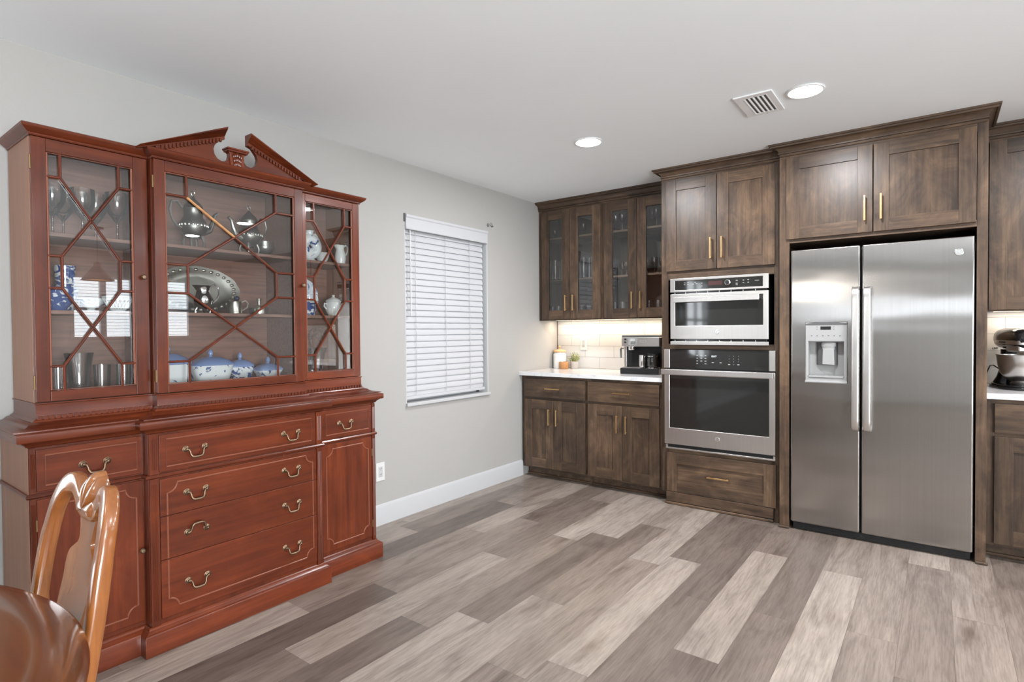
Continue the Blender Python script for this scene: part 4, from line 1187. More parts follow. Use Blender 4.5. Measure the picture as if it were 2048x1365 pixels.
        for k in range(n):
            f_ = (k+0.5)/n
            uy = 0.320 + (0.066-0.320)*f_; uz = 2.0415 + (2.1400-2.0415)*f_
            dt.box(0.373, 0.3835, yc+s*uy-0.0042, yc+s*uy+0.0042, uz-0.008, uz+0.009)
        obj('dentil_band', dt, MHh, pd_)
    pe = MB()
    pe.prism([(yc-0.030, 2.033), (yc-0.018, 2.033-0.003), (yc+0.018, 2.030), (yc+0.030, 2.033), (yc+0.033, 2.088), (yc+0.040, 2.096), (yc-0.040, 2.096), (yc-0.033, 2.088)], 'x', 0.350, 0.382)
    pe.box(0.346, 0.394, yc-0.046, yc+0.046, 2.096, 2.1045); pe.box(0.342, 0.398, yc-0.050, yc+0.050, 2.1045, 2.112)
    obj('finial_block', pe, MHh, pd_, bevel=0.0015)
    lf = MB()
    for k in range(-2, 3):
        for j in range(3):
            zz = 2.086 - j*0.019
            lf.ball((0.3835, yc+k*0.0085*(1-0.14*j), zz-abs(k)*0.003), 0.0065, 0.0055, 0.012, 8, 6)
    lf.ball((0.384, yc, 2.030), 0.006, 0.009, 0.012, 8, 6)
    obj('carved_leaf', lf, MHh, pd_)
china_cabinet()

# ================================================================== THINGS IN THE CHINA CABINET
SH0, SH1, SH2 = 1.0450, 1.3675, 1.6605     # cabinet floor, lower shelf, upper shelf
def single(name, label, cat, mb, mat, group=None, **kw):
    return tag(obj(name, mb, mat, **kw), label, cat, group)
def goblet_mb(h, r, foot=0.034, stem=0.42):
    return MB().lathe([(0.0, 0.0), (foot, 0.0), (foot, 0.002), (0.008, 0.006), (0.0042, 0.014), (0.0042, h*stem-0.012), (0.007, h*stem-0.006), (0.012, h*stem),
                       (r*0.62, h*stem+0.020), (r*0.90, h*stem+0.045), (r, h*0.78), (r*0.97, h), (r*0.94, h), (r*0.96, h*0.78), (r*0.84, h*stem+0.048), (r*0.5, h*stem+0.026), (0, h*stem+0.012)], (0, 0, 0), 'z', 24)
def at(o, x, y, z, rz=0.0):
    o.location = (x, y, z); o.rotation_euler = (0, 0, rz); return o
gb = goblet_mb(0.195, 0.043)
g0 = single('wine_goblet', 'tall clear wine goblet at the left end of the top shelf, left cabinet wing', 'glass', gb, M['crystal'], 'goblets on the top shelf of the left wing')
at(g0, 0.20, -3.952, SH2)
for x, y, l in ((0.20, -3.855, 'large clear wine goblet in the middle of the top shelf, left cabinet wing'), (0.22, -3.742, 'clear wine goblet at the right front of the top shelf, left cabinet wing'), (0.13, -3.790, 'clear wine goblet at the right back of the top shelf, left cabinet wing'), (0.11, -3.895, 'clear wine goblet behind the large one on the top shelf, left cabinet wing')):
    copy_thing(g0, (x, y, SH2), l)
g1 = copy_thing(g0, (0.20, -3.855, SH2)); bpy.data.objects.remove(g1)

def vase(name, label, prof, mat, loc, cat='vase', n=28):
    o = single(name, label, cat, MB().lathe(prof, (0, 0, 0), 'z', n), mat, angle=50); return at(o, *loc)
vase('tall_cup', 'blue and white porcelain beaker on the middle shelf, left cabinet wing', [(0, 0), (0.024, 0), (0.026, 0.008), (0.028, 0.05), (0.033, 0.14), (0.036, 0.185), (0.033, 0.185), (0.030, 0.14), (0.022, 0.02), (0, 0.015)], M['delft_mid'], (0.11, -3.893, SH1), 'cup')
vase('porcelain_bowl', 'dark blue porcelain bowl with white leaves at the left of the left cabinet wing', [(0, 0), (0.030, 0), (0.032, 0.01), (0.062, 0.045), (0.068, 0.088), (0.065, 0.088), (0.058, 0.045), (0.02, 0.014), (0, 0.012)], M['delft_dark'], (0.235, -3.952, SH1), 'bowl')
vase('footed_bowl', 'small blue and white bowl at the centre of the middle shelf, left cabinet wing', [(0, 0), (0.022, 0), (0.014, 0.010), (0.016, 0.016), (0.044, 0.034), (0.050, 0.055), (0.047, 0.055), (0.02, 0.022), (0, 0.02)], M['delft_light'], (0.13, -3.812, SH1), 'bowl')
def lace_bowl():
    t = thing('lattice_bowl', 'white pierced porcelain bowl at the right of the left cabinet wing', 'bowl', (0.20, -3.738, SH1))
    m = MB(); 
    m.lathe([(0, 0), (0.024, 0), (0.026, 0.010), (0.022, 0.010), (0, 0.008)], (0.20, -3.738, SH1), 'z', 24)
    for k in range(20):
        for sgn in (-1, 1):
            P = []
            for i in range(6):
                a = 2*PI*k/20 + sgn*0.09*i; r = 0.024+0.030*(i/5)**0.7; P.append((0.20+r*math.cos(a), -3.738+r*math.sin(a), SH1+0.008+0.050*i/5))
            m.tube(P, 0.0022, 5)
    obj('lattice_wall', m, M['porcelain'], t)
    rim = MB().tube([(0.20+0.0545*math.cos(2*PI*k/24), -3.738+0.0545*math.sin(2*PI*k/24), SH1+0.060) for k in range(24)], 0.004, 6, closed=True)
    obj('rim', rim, M['porcelain'], t)
lace_bowl()
vase('crystal_vase', 'heavy cut crystal vase standing low in the left cabinet wing', [(0, 0), (0.036, 0), (0.038, 0.012), (0.034, 0.05), (0.040, 0.10), (0.050, 0.155), (0.046, 0.155), (0.034, 0.10), (0.028, 0.03), (0, 0.02)], M['cut_crystal'], (0.18, -3.872, SH0), n=18)
tb = MB().lathe([(0, 0), (0.026, 0), (0.027, 0.006), (0.031, 0.105), (0.029, 0.105), (0.024, 0.012), (0, 0.010)], (0, 0, 0), 'z', 18)
t0 = single('cut_tumbler', 'cut crystal tumbler left of the heavy crystal vase in the left cabinet wing', 'glass', tb, M['cut_crystal'], 'crystal tumblers low in the left wing')
at(t0, 0.20, -3.945, SH0)
copy_thing(t0, (0.20, -3.800, SH0), 'cut crystal tumbler right of the heavy crystal vase in the left cabinet wing')
copy_thing(t0, (0.24, -3.735, SH0), 'cut crystal tumbler in the right corner at the bottom of the left cabinet wing')

def tea_pot(name, label, loc, rz, hh=1.0):
    """ornate silver pot on feet: body, lid with ring finial, spout, scroll handle"""
    x, y, z = loc
    t = thing(name, label, 'teapot', loc)
    b = MB().lathe([(0, 0.045*hh), (0.030, 0.046*hh), (0.046, 0.060*hh), (0.058, 0.082*hh), (0.060, 0.095*hh), (0.052, 0.112*hh), (0.040, 0.128*hh), (0.038, 0.150*hh), (0.043, 0.162*hh), (0.040, 0.166*hh)], (0, 0, 0), 'z', 28)
    def place(m):
        c, s = math.cos(rz), math.sin(rz)
        m.v = [(x+p[0]*c-p[1]*s, y+p[0]*s+p[1]*c, z+p[2]) for p in m.v]; return m
    obj('body', place(b), M['silver'], t, angle=50)
    l = MB().lathe([(0.040, 0.166*hh), (0.036, 0.176*hh), (0.022, 0.190*hh), (0.010, 0.200*hh), (0.006, 0.208*hh), (0, 0.210*hh)], (0, 0, 0), 'z', 24)
    l.tube([(0, 0.008*math.cos(2*PI*k/12), 0.222*hh+0.012*math.sin(2*PI*k/12)) for k in range(12)], 0.0026, 6, closed=True)
    obj('lid', place(l), M['silver'], t, angle=50)
    g = MB()
    for k in range(22):
        a = 2*PI*k/22; g.ball((0.060*math.cos(a), 0.060*math.sin(a), 0.094*hh), 0.0055, 0.0055, 0.008, 6, 5)
    obj('gadroon_band', place(g), M['silver'], t)
    s_ = MB().tube([(0, 0.050, 0.075*hh), (0, 0.078, 0.085*hh), (0, 0.094, 0.118*hh), (0, 0.104, 0.150*hh), (0, 0.120, 0.160*hh)], [0.016, 0.013, 0.010, 0.008, 0.007], 10)
    obj('spout', place(s_), M['silver'], t)
    h = MB().tube([(0, -0.050, 0.158*hh), (0, -0.075, 0.182*hh), (0, -0.100, 0.176*hh), (0, -0.108, 0.145*hh), (0, -0.098, 0.110*hh), (0, -0.080, 0.088*hh), (0, -0.057, 0.080*hh)], [0.005, 0.006, 0.0045, 0.006, 0.0045, 0.006, 0.005], 8)
    obj('handle', place(h), M['silver'], t)
    f = MB()
    for a in (0.8, 2.3, 3.9, 5.5):
        f.tube([(0.034*math.cos(a), 0.034*math.sin(a), 0.055*hh), (0.044*math.cos(a), 0.044*math.sin(a), 0.03*hh), (0.040*math.cos(a), 0.040*math.sin(a), 0.010), (0.046*math.cos(a), 0.046*math.sin(a), 0.0)], [0.008, 0.006, 0.005, 0.007], 8)
    obj('foot', place(f), M['silver'], t)
tea_pot('silver_teapot', 'tall tarnished silver teapot at the left of the top shelf, centre of the china cabinet', (0.20, -3.432, SH2), 0.15, 1.16)
tea_pot('silver_teapot', 'lower silver teapot with ring finial right on the top shelf of the china cabinet', (0.20, -3.168, SH2), -2.9, 1.06)
vase('silver_bowl', 'silver sugar bowl at the right end of the top shelf, centre of the china cabinet', [(0, 0), (0.026, 0), (0.018, 0.014), (0.02, 0.02), (0.048, 0.045), (0.052, 0.066), (0.046, 0.088), (0.049, 0.094), (0.046, 0.094), (0.042, 0.088), (0.045, 0.06), (0.01, 0.03), (0, 0.03)], M['silver'], (0.105, -3.036, SH2), 'bowl')
# platter leaning on the back
def platter():
    t = thing('silver_platter', 'large oval silver platter with a chased rim leaning against the cabinet back', 'platter', (0.09, -3.365, SH1))
    cy, cz, a, b = -3.365, SH1+0.117, 0.200, 0.116
    lean = math.radians(12)
    def P(u, w, d): # u along y, w up in plate plane, d outwards
        return (0.078 - math.sin(lean)*w*1.0 + 0.0 + d*math.cos(lean), cy+u, cz + w*math.cos(lean)+d*math.sin(lean))
    m = MB(); rings = [(0.0, 0.0), (0.55, 0.0), (0.72, 0.001), (0.78, 0.006), (0.95, 0.012), (1.0, 0.014), (1.0, 0.010), (0.78, 0.002), (0.5, -0.003), (0.0, -0.003)]
    n = 48; vs = []; fs = []
    for q, d in rings:
        for k in range(n):
            an = 2*PI*k/n; wob = 1+0.012*math.cos(12*an)*(q > 0.9)
            vs.append(P(a*q*wob*math.cos(an), b*q*wob*math.sin(an), d))
    for i in range(len(rings)-1):
        for k in range(n): fs.append((i*n+k, i*n+(k+1) % n, (i+1)*n+(k+1) % n, (i+1)*n+k))
    m.add(vs, fs)
    obj('plate', m, M['silver'], t, angle=50)
    r = MB()
    for k in range(30):
        an = 2*PI*(k+0.5)/30; c = P(a*0.87*math.cos(an), b*0.87*math.sin(an), 0.010)
        r.ball(c, 0.004, 0.010, 0.0075, 8, 6)
    obj('chased_rim', r, M['pewter'], t)
platter()
def jug(name, label, loc, prof, mat, hp, mat_h=None, feet=False, lip=True, cat='jug', sc=1.0):
    x, y, z = loc
    t = thing(name, label, cat, loc)
    m = MB().lathe([(r*sc, h*sc) for r, h in prof], loc, 'z', 28)
    if lip:
        top = max(p[2] for p in m.v)
        m.v = [((p[0]), p[1]-(0.018*sc*max(0, (p[2]-top+0.03*sc)/(0.03*sc)) if (y-p[1]) > 0.6*max(r for r, h in prof[-4:])*sc*0.7 else 0), p[2]) for p in m.v]
    obj('body', m, mat, t, angle=50)
    h = MB().tube([(x, y+u*sc, z+w*sc) for u, w in hp], 0.0042*sc, 8)
    obj('handle', h, mat_h or mat, t)
    if feet:
        f = MB()
        for a in (0.5, 2.6, 4.7):
            f.tube([(x+0.026*math.cos(a), y+0.026*math.sin(a), z+0.03), (x+0.036*math.cos(a), y+0.036*math.sin(a), z+0.012), (x+0.034*math.cos(a), y+0.034*math.sin(a), z)], [0.007, 0.005, 0.007], 8)
        obj('foot', f, mat, t)
    return t
jug('silver_creamer', 'shiny silver cream jug on feet in front of the oval platter', (0.22, -3.405, SH1), [(0, 0.022), (0.024, 0.024), (0.040, 0.042), (0.044, 0.062), (0.036, 0.085), (0.028, 0.102), (0.032, 0.120), (0.036, 0.128), (0.033, 0.128), (0.025, 0.104), (0.03, 0.06), (0, 0.04)], M['chrome'],
    [(0.030, 0.120), (0.055, 0.138), (0.072, 0.122), (0.074, 0.090), (0.062, 0.062), (0.042, 0.048)], feet=True)
jug('pewter_mug', 'plain pewter mug to the right of the silver cream jug', (0.22, -3.258, SH1), [(0, 0), (0.033, 0), (0.034, 0.004), (0.0325, 0.008), (0.0315, 0.056), (0.033, 0.060), (0.030, 0.060), (0.029, 0.010), (0, 0.006)], M['pewter'],
    [(0.030, 0.056), (0.052, 0.066), (0.066, 0.054), (0.062, 0.034), (0.046, 0.022), (0.030, 0.014)], lip=False, cat='mug')
vase('silver_box', 'low round silver box right of the pewter mug', [(0, 0), (0.044, 0), (0.046, 0.010), (0.044, 0.026), (0.047, 0.034), (0.030, 0.042), (0.010, 0.046), (0.007, 0.056), (0.011, 0.072), (0.013, 0.080), (0, 0.081)], M['pewter'], (0.19, -3.118, SH1), 'box')
def figurine():
    t = thing('figurine', 'small dark figurine beside the pewter mug', 'figurine', (0.14, -3.205, SH1))
    m = MB().lathe([(0, 0), (0.026, 0), (0.024, 0.008), (0.018, 0.02), (0.022, 0.035), (0.020, 0.05), (0.012, 0.062), (0.006, 0.066), (0, 0.068)], (0.14, -3.205, SH1), 'z', 18)
    m.ball((0.14, -3.205, SH1+0.080), 0.013, n=14, m=8)
    obj('figure', m, plain('dark_blue_glaze', (0.02, 0.03, 0.06), 0.25), t, angle=60)
figurine()

def tureen(label, y, x, s, h, mat, lidh):
    """square-ish covered dish: flared bowl, domed lid with acorn knob"""
    t = thing('covered_dish', label, 'dish', (x, y, SH0), 'blue and white covered dishes')
    def ring(q, z, p=4.0, n=40):
        out = []
        for k in range(n):
            a = 2*PI*k/n; c, s_ = math.cos(a), math.sin(a)
            d = (abs(c)**p+abs(s_)**p)**(-1/p)
            out.append((x+q*0.72*d*c, y+q*d*s_, SH0+z))
        return out
    def loft(levels):
        m = MB(); vs = []; fs = []; n = 40
        for q, z in levels: vs += ring(q, z)
        for i in range(len(levels)-1):
            for k in range(n): fs.append((i*n+k, i*n+(k+1) % n, (i+1)*n+(k+1) % n, (i+1)*n+k))
        fs.append(tuple(range(n))[::-1]); fs.append(tuple(range((len(levels)-1)*n, len(levels)*n)))
        return m.add(vs, fs)
    obj('bowl', loft([(s*0.78, 0), (s*0.80, 0.006), (s*0.84, 0.02), (s*0.95, h*0.75), (s*1.0, h)]), mat, t, angle=45)
    obj('lid', loft([(s*1.04, h+0.0005), (s*1.06, h+0.005), (s*1.02, h+0.009), (s*0.80, h+0.6*lidh), (s*0.45, h+0.9*lidh), (s*0.15, h+lidh)]), M['blue_lid'], t, angle=45)
    k = MB().lathe([(0.010, 0), (0.007, 0.006), (0.011, 0.011), (0.0115, 0.019), (0.008, 0.029), (0.003, 0.035), (0, 0.036)], (x, y, SH0+h+lidh-0.001), 'z', 16)
    obj('lid_knob', k, M['blue_lid'], t)
tureen('large blue lidded porcelain dish at the left end of the cabinet floor', -3.552, 0.20, 0.085, 0.092, M['delft_light'], 0.050)
tureen('wide blue lidded porcelain dish painted with blue flowers, second from left', -3.366, 0.20, 0.092, 0.080, M['delft_light'], 0.040)
tureen('medium blue lidded porcelain dish with a painted scene, third from left', -3.200, 0.15, 0.060, 0.062, M['delft_mid'], 0.036)
tureen('smallest blue lidded porcelain dish at the right end of the cabinet floor', -3.080, 0.20, 0.066, 0.040, M['delft_light'], 0.034)

def moon_flask():
    t = thing('moon_flask', 'blue and white ring-shaped flask on the upper shelf, right cabinet wing', 'vase', (0.19, -2.822, SH2))
    x, y, z = 0.19, -2.822, SH2
    m = MB(); R, r = 0.040, 0.028
    n, k2 = 32, 14; vs = []; fs = []
    for i in range(n):
        a = 2*PI*i/n
        for k in range(k2):
            b = 2*PI*k/k2
            vs.append((x+r*1.0*math.sin(b), y+(R+r*1.1*math.cos(b))*math.cos(a), z+0.086+(R+r*1.1*math.cos(b))*math.sin(a)))
    for i in range(n):
        for k in range(k2): fs.append((i*k2+k, i*k2+(k+1) % k2, ((i+1) % n)*k2+(k+1) % k2, ((i+1) % n)*k2+k))
    m.add(vs, fs)
    obj('body', m, M['delft_light'], t)
    q = MB().lathe([(0, 0.0), (0.032, 0.0), (0.034, 0.008), (0.022, 0.018), (0, 0.02)], (x, y, z), 'z', 24)
    obj('foot', q, M['delft_light'], t)
    q = MB().lathe([(0.018, 0.138), (0.015, 0.150), (0.020, 0.166), (0.022, 0.172), (0.018, 0.172), (0.012, 0.150)], (x, y, z), 'z', 24)
    obj('neck', q, M['delft_light'], t)
    q = MB()
    for s in (-1, 1): q.tube([(x, y+s*0.016, z+0.152), (x, y+s*0.034, z+0.156), (x, y+s*0.046, z+0.142), (x, y+s*0.048, z+0.128)], 0.005, 8)
    obj('handle', q, M['delft_light'], t)
moon_flask()
vase('white_bowl', 'small plain white bowl between the flask and the white pitcher', [(0, 0), (0.022, 0), (0.024, 0.008), (0.038, 0.045), (0.041, 0.062), (0.038, 0.062), (0.02, 0.012), (0, 0.01)], M['porcelain'], (0.165, -2.728, SH2), 'bowl')
jug('white_pitcher', 'white porcelain pitcher at the right end of the upper shelf, right cabinet wing', (0.245, -2.664, SH2), [(0, 0), (0.025, 0), (0.026, 0.006), (0.030, 0.03), (0.028, 0.055), (0.020, 0.080), (0.021, 0.095), (0.024, 0.104), (0.021, 0.104), (0.017, 0.08), (0.022, 0.03), (0, 0.01)], M['porcelain'],
    [(0.018, 0.094), (0.036, 0.108), (0.048, 0.098), (0.048, 0.076), (0.038, 0.055), (0.027, 0.044)], cat='pitcher')
def scalloped_plate():
    t = thing('scalloped_plate', 'blue and white scalloped plate standing upright on the lower shelf, right cabinet wing', 'plate', (0.07, -2.815, SH1))
    m = MB(); n = 48; vs = []; fs = []; R = 0.108
    lv = [(0.0, 0.0), (0.6, 0.0), (0.72, 0.006), (1.0, 0.013), (1.0, 0.010), (0.7, 0.001), (0.0, -0.003)]
    for q, d in lv:
        for k in range(n):
            a = 2*PI*k/n; w = 1+0.035*abs(math.sin(6*a))*(q > 0.8)
            yy, zz = R*q*w*math.cos(a), R*q*w*math.sin(a)
            vs.append((0.075+d-0.10*zz, -2.815+yy, SH1+R*1.03+zz))
    for i in range(len(lv)-1):
        for k in range(n): fs.append((i*n+k, i*n+(k+1) % n, (i+1)*n+(k+1) % n, (i+1)*n+k))
    m.add(vs, fs); obj('plate', m, M['delft_pale'], t, angle=60)
scalloped_plate()
vase('square_planter', 'small square blue and white pot in front of the scalloped plate', [(0, 0), (0.042, 0), (0.044, 0.01), (0.056, 0.072), (0.060, 0.080), (0.054, 0.080), (0.04, 0.02), (0, 0.015)], M['delft_mid'], (0.19, -2.836, SH1), 'pot', n=4)
def sugar_bowl():
    x, y, z = 0.21, -2.690, SH1
    t = thing('sugar_bowl', 'white lidded porcelain sugar bowl on the lower shelf, right cabinet wing', 'bowl', (x, y, z))
    obj('body', MB().lathe([(0, 0), (0.028, 0), (0.030, 0.006), (0.043, 0.03), (0.046, 0.055), (0.040, 0.076), (0.043, 0.080), (0.036, 0.080)], (x, y, z), 'z', 28), M['porcelain'], t, angle=50)
    obj('lid', MB().lathe([(0.043, 0.0805), (0.040, 0.088), (0.026, 0.098), (0.010, 0.104), (0.006, 0.110), (0.009, 0.117), (0, 0.120)], (x, y, z), 'z', 28), M['porcelain'], t, angle=50)
    h = MB()
    for s in (-1, 1): h.tube([(x, y+s*0.042, z+0.066), (x, y+s*0.058, z+0.070), (x, y+s*0.060, z+0.052), (x, y+s*0.046, z+0.038)], 0.0042, 8)
    obj('handle', h, M['porcelain'], t)
sugar_bowl()
def flower_vase():
    x, y, z = 0.19, -2.795, SH0
    t = thing('flower_vase', 'cut crystal vase holding dried brown flowers low in the right cabinet wing', 'vase', (x, y, z))
    m = MB(); n = 24; vs = []; fs = []
    lv = [(0.0, 0.0), (0.034, 0.0), (0.036, 0.015), (0.038, 0.06), (0.046, 0.11), (0.060, 0.145), (0.056, 0.145), (0.040, 0.10), (0.03, 0.03), (0.0, 0.02)]
    for r, h in lv:
        for k in range(n):
            a = 2*PI*k/n; w = 1 + 0.05*(-1)**k*(0.01 < r)
            vs.append((x+r*w*math.cos(a), y+r*w*math.sin(a), z+h))
    for i in range(len(lv)-1):
        for k in range(n): fs.append((i*n+k, i*n+(k+1) % n, (i+1)*n+(k+1) % n, (i+1)*n+k))
    m.add(vs, fs); obj('vase', m, M['cut_crystal'], t, angle=15)
    s = MB(); p = MB(); rn = random.Random(3)
    for k in range(7):
        a = rn.uniform(0, 2*PI); r = rn.uniform(0.01, 0.05); hh = rn.uniform(0.17, 0.235)
        tip = (x+r*math.cos(a), y+r*math.sin(a)*1.1, z+hh)
        s.tube([(x, y, z+0.03), (x+r*0.3*math.cos(a), y+r*0.3*math.sin(a), z+hh*0.6), tip], 0.0014, 5)
        for j in range(6):
            p.ball((tip[0]+rn.uniform(-.010, .010), tip[1]+rn.uniform(-.012, .012), tip[2]+rn.uniform(-.010, .016)), rn.uniform(.006, .011), None, rn.uniform(.008, .016), 7, 5)
    obj('stem', s, M['dried'], t); obj('dried_flower', p, M['dried'], t)
flower_vase()

# ================================================================== GLASSES IN THE WALL CABINETS
CS = (UZ0+0.0385, 1.7390, 2.1170)
def glass_row(name, label, group, prof, mat, spots, z, n=18, cat='glass'):
    o = single(name, label, cat, MB().lathe(prof, (0, 0, 0), 'z', n), mat, group, angle=40)
    at(o, spots[0][0], spots[0][1], z)
    for x, y in spots[1:]: copy_thing(o, (x, y, z), label)
def tumbler(h, r, r2): return [(0, 0), (r, 0), (r+0.001, 0.006), (r2, h), (r2-0.0018, h), (r-0.002, 0.012), (0, 0.010)]
def stem_glass(h, r): return [(0, 0), (r*0.85, 0), (r*0.82, 0.003), (0.006, 0.008), (0.004, h*0.4), (0.008, h*0.46), (r*0.8, h*0.58), (r, h*0.78), (r*0.95, h), (r*0.9, h), (r*0.94, h*0.78), (r*0.6, h*0.58), (0, h*0.5)]
glass_row('cordial_glass', 'tiny clear cordial glass on the top shelf behind the leftmost glass door', None, stem_glass(0.085, 0.018), M['cut_crystal'], [(0.105, -0.20)], CS[2])
glass_row('highball_glass', 'tall clear glass on the middle shelf behind the leftmost glass door', 'tall glasses behind the leftmost glass door', tumbler(0.185, 0.026, 0.032), M['cut_crystal'], [(0.057, -0.17), (0.122, -0.22), (0.118, -0.14), (0.182, -0.19), (0.058, -0.245)], CS[1])
glass_row('rocks_glass', 'short cut crystal tumbler on the bottom shelf behind the leftmost glass door', 'short tumblers behind the leftmost glass door', tumbler(0.095, 0.033, 0.037), M['cut_crystal'], [(0.075, -0.20), (0.155, -0.22)], CS[0])
glass_row('cordial_glass', 'tiny clear stemmed glass on the top shelf behind the second glass door from left', None, stem_glass(0.115, 0.024), M['cut_crystal'], [(0.40, -0.19)], CS[2])
glass_row('highball_glass', 'tall clear glass on the middle shelf behind the second glass door from left', 'tall glasses behind the second glass door', tumbler(0.185, 0.026, 0.032), M['cut_crystal'], [(0.360, -0.18), (0.425, -0.23), (0.490, -0.18), (0.430, -0.14)], CS[1])
glass_row('rocks_glass', 'short clear tumbler on the bottom shelf behind the second glass door from left', 'short tumblers behind the second glass door', tumbler(0.095, 0.033, 0.037), M['crystal'], [(0.385, -0.20), (0.470, -0.22)], CS[0])
glass_row('wine_glass', 'clear stemmed wine glass on the top shelf behind the third glass door from left', 'wine glasses behind the third glass door', stem_glass(0.145, 0.030), M['cut_crystal'], [(0.722, -0.20), (0.800, -0.23), (0.790, -0.14)], CS[2])
glass_row('sherry_glass', 'cut stemmed glass with painted amber light, middle shelf behind the third glass door from left', 'cut glasses with painted amber light behind the third glass door', stem_glass(0.110, 0.030), M['amber_lit_glass'], [(0.712, -0.22), (0.768, -0.16), (0.835, -0.23), (0.836, -0.14)], CS[1])
glass_row('rocks_glass', 'straight cut tumbler on the bottom shelf behind the third glass door from left', 'tumblers behind the third glass door', tumbler(0.110, 0.033, 0.036), M['cut_crystal'], [(0.716, -0.20), (0.792, -0.21), (0.868, -0.20)], CS[0])
glass_row('wine_glass', 'clear stemmed wine glass on the top shelf behind the glass door next to the ovens', 'wine glasses behind the rightmost glass door', stem_glass(0.165, 0.031), M['cut_crystal'], [(1.035, -0.15), (1.100, -0.22), (1.165, -0.15)], CS[2])
glass_row('sherry_glass', 'cut stemmed glass with painted amber light, middle shelf behind the glass door next to the ovens', 'cut glasses with painted amber light behind the rightmost glass door', stem_glass(0.130, 0.030), M['amber_lit_glass'], [(1.010, -0.20), (1.080, -0.22), (1.150, -0.22), (1.115, -0.14)], CS[1])
glass_row('rocks_glass', 'heavy cut crystal tumbler on the bottom shelf behind the glass door next to the ovens', 'heavy tumblers behind the rightmost glass door', tumbler(0.115, 0.036, 0.042), M['cut_crystal'], [(1.015, -0.18), (1.105, -0.21), (1.195, -0.19)], CS[0])

# ================================================================== ON THE COUNTERS
CT = 0.9172
def canister():
    x, y = 0.072, -0.082
    t = thing('canister', 'white ceramic canister with a wooden lid in the counter corner', 'canister', (x, y, CT))
    obj('body', MB().lathe([(0, 0), (0.058, 0), (0.061, 0.004), (0.061, 0.132), (0.057, 0.140), (0.052, 0.144), (0.052, 0.150), (0, 0.150)], (x, y, CT), 'z', 36), M['porcelain'], t, angle=40)
    obj('lid', MB().lathe([(0, 0.1505), (0.055, 0.1505), (0.060, 0.154), (0.060, 0.164), (0.050, 0.174), (0.020, 0.180), (0, 0.181)], (x, y, CT), 'z', 36), M['lid_wood'], t, angle=40)
    obj('lid_knob', MB().lathe([(0.006, 0.180), (0.005, 0.190), (0.012, 0.198), (0.014, 0.207), (0.009, 0.214), (0, 0.216)], (x, y, CT), 'z', 20), M['lid_wood'], t)
canister()
def wood_cup():
    x, y = 0.151, -0.135
    t = thing('wooden_cup', 'short tan wooden cup in front of the white canister', 'cup', (x, y, CT))
    obj('cup', MB().lathe([(0, 0), (0.038, 0), (0.043, 0.006), (0.044, 0.060), (0.041, 0.066), (0.036, 0.066), (0.036, 0.012), (0, 0.010)], (x, y, CT), 'z', 30), M['cup_wood'], t, angle=40)
wood_cup()
def potted_plant():
    x, y = 0.230, -0.075
    t = thing('potted_plant', 'small pale green plant in a grey pot beside the wooden cup', 'plant', (x, y, CT))
    obj('pot', MB().lathe([(0, 0), (0.034, 0), (0.036, 0.004), (0.041, 0.068), (0.037, 0.070), (0.034, 0.058), (0, 0.056)], (x, y, CT), 'z', 28), M['plant_pot'], t, angle=40)
    st = MB(); lf = MB(); fl = MB(); rn = random.Random(8)
    for k in range(46):
        a = rn.uniform(0, 2*PI); el = rn.uniform(0.15, 1.45); R = rn.uniform(0.055, 0.095)
        d = (math.cos(a)*math.cos(el)*0.88, math.sin(a)*math.cos(el)*0.62, math.sin(el))
        b0 = (x+d[0]*0.012, y+d[1]*0.012, CT+0.060)
        tip = (x+d[0]*R, y+d[1]*R, CT+0.068+d[2]*R*1.02)
        mid = (x+d[0]*R*0.5, y+d[1]*R*0.5, CT+0.066+d[2]*R*0.62)
        st.tube([b0, mid, tip], 0.0011, 5)
        for j in range(6):
            f_ = 0.35+0.65*j/5
            c = (b0[0]+(tip[0]-b0[0])*f_+rn.uniform(-.006, .006), b0[1]+(tip[1]-b0[1])*f_+rn.uniform(-.006, .006), b0[2]+(tip[2]-b0[2])*f_+rn.uniform(-.004, .006))
            w = rn.uniform(.003, .0055); l = rn.uniform(.008, .014)
            u = Vector((rn.uniform(-1, 1), rn.uniform(-1, 1), rn.uniform(-.2, 1))).normalized(); v_ = u.cross(Vector((rn.uniform(-1, 1), .3, .2))).normalized()
            C = Vector(c); nrm = u.cross(v_)*0.0015
            (fl if rn.random() < 0.30 else lf).add([C-u*l*.2, C+v_*w+nrm, C+u*l, C-v_*w+nrm, C-nrm], [(0, 1, 4), (1, 2, 4), (2, 3, 4), (3, 0, 4)])
    obj('stem', st, M['leaf'], t); obj('foliage', lf, M['leaf'], t, fix=False); obj('blossom', fl, M['leaf2'], t, fix=False)
potted_plant()

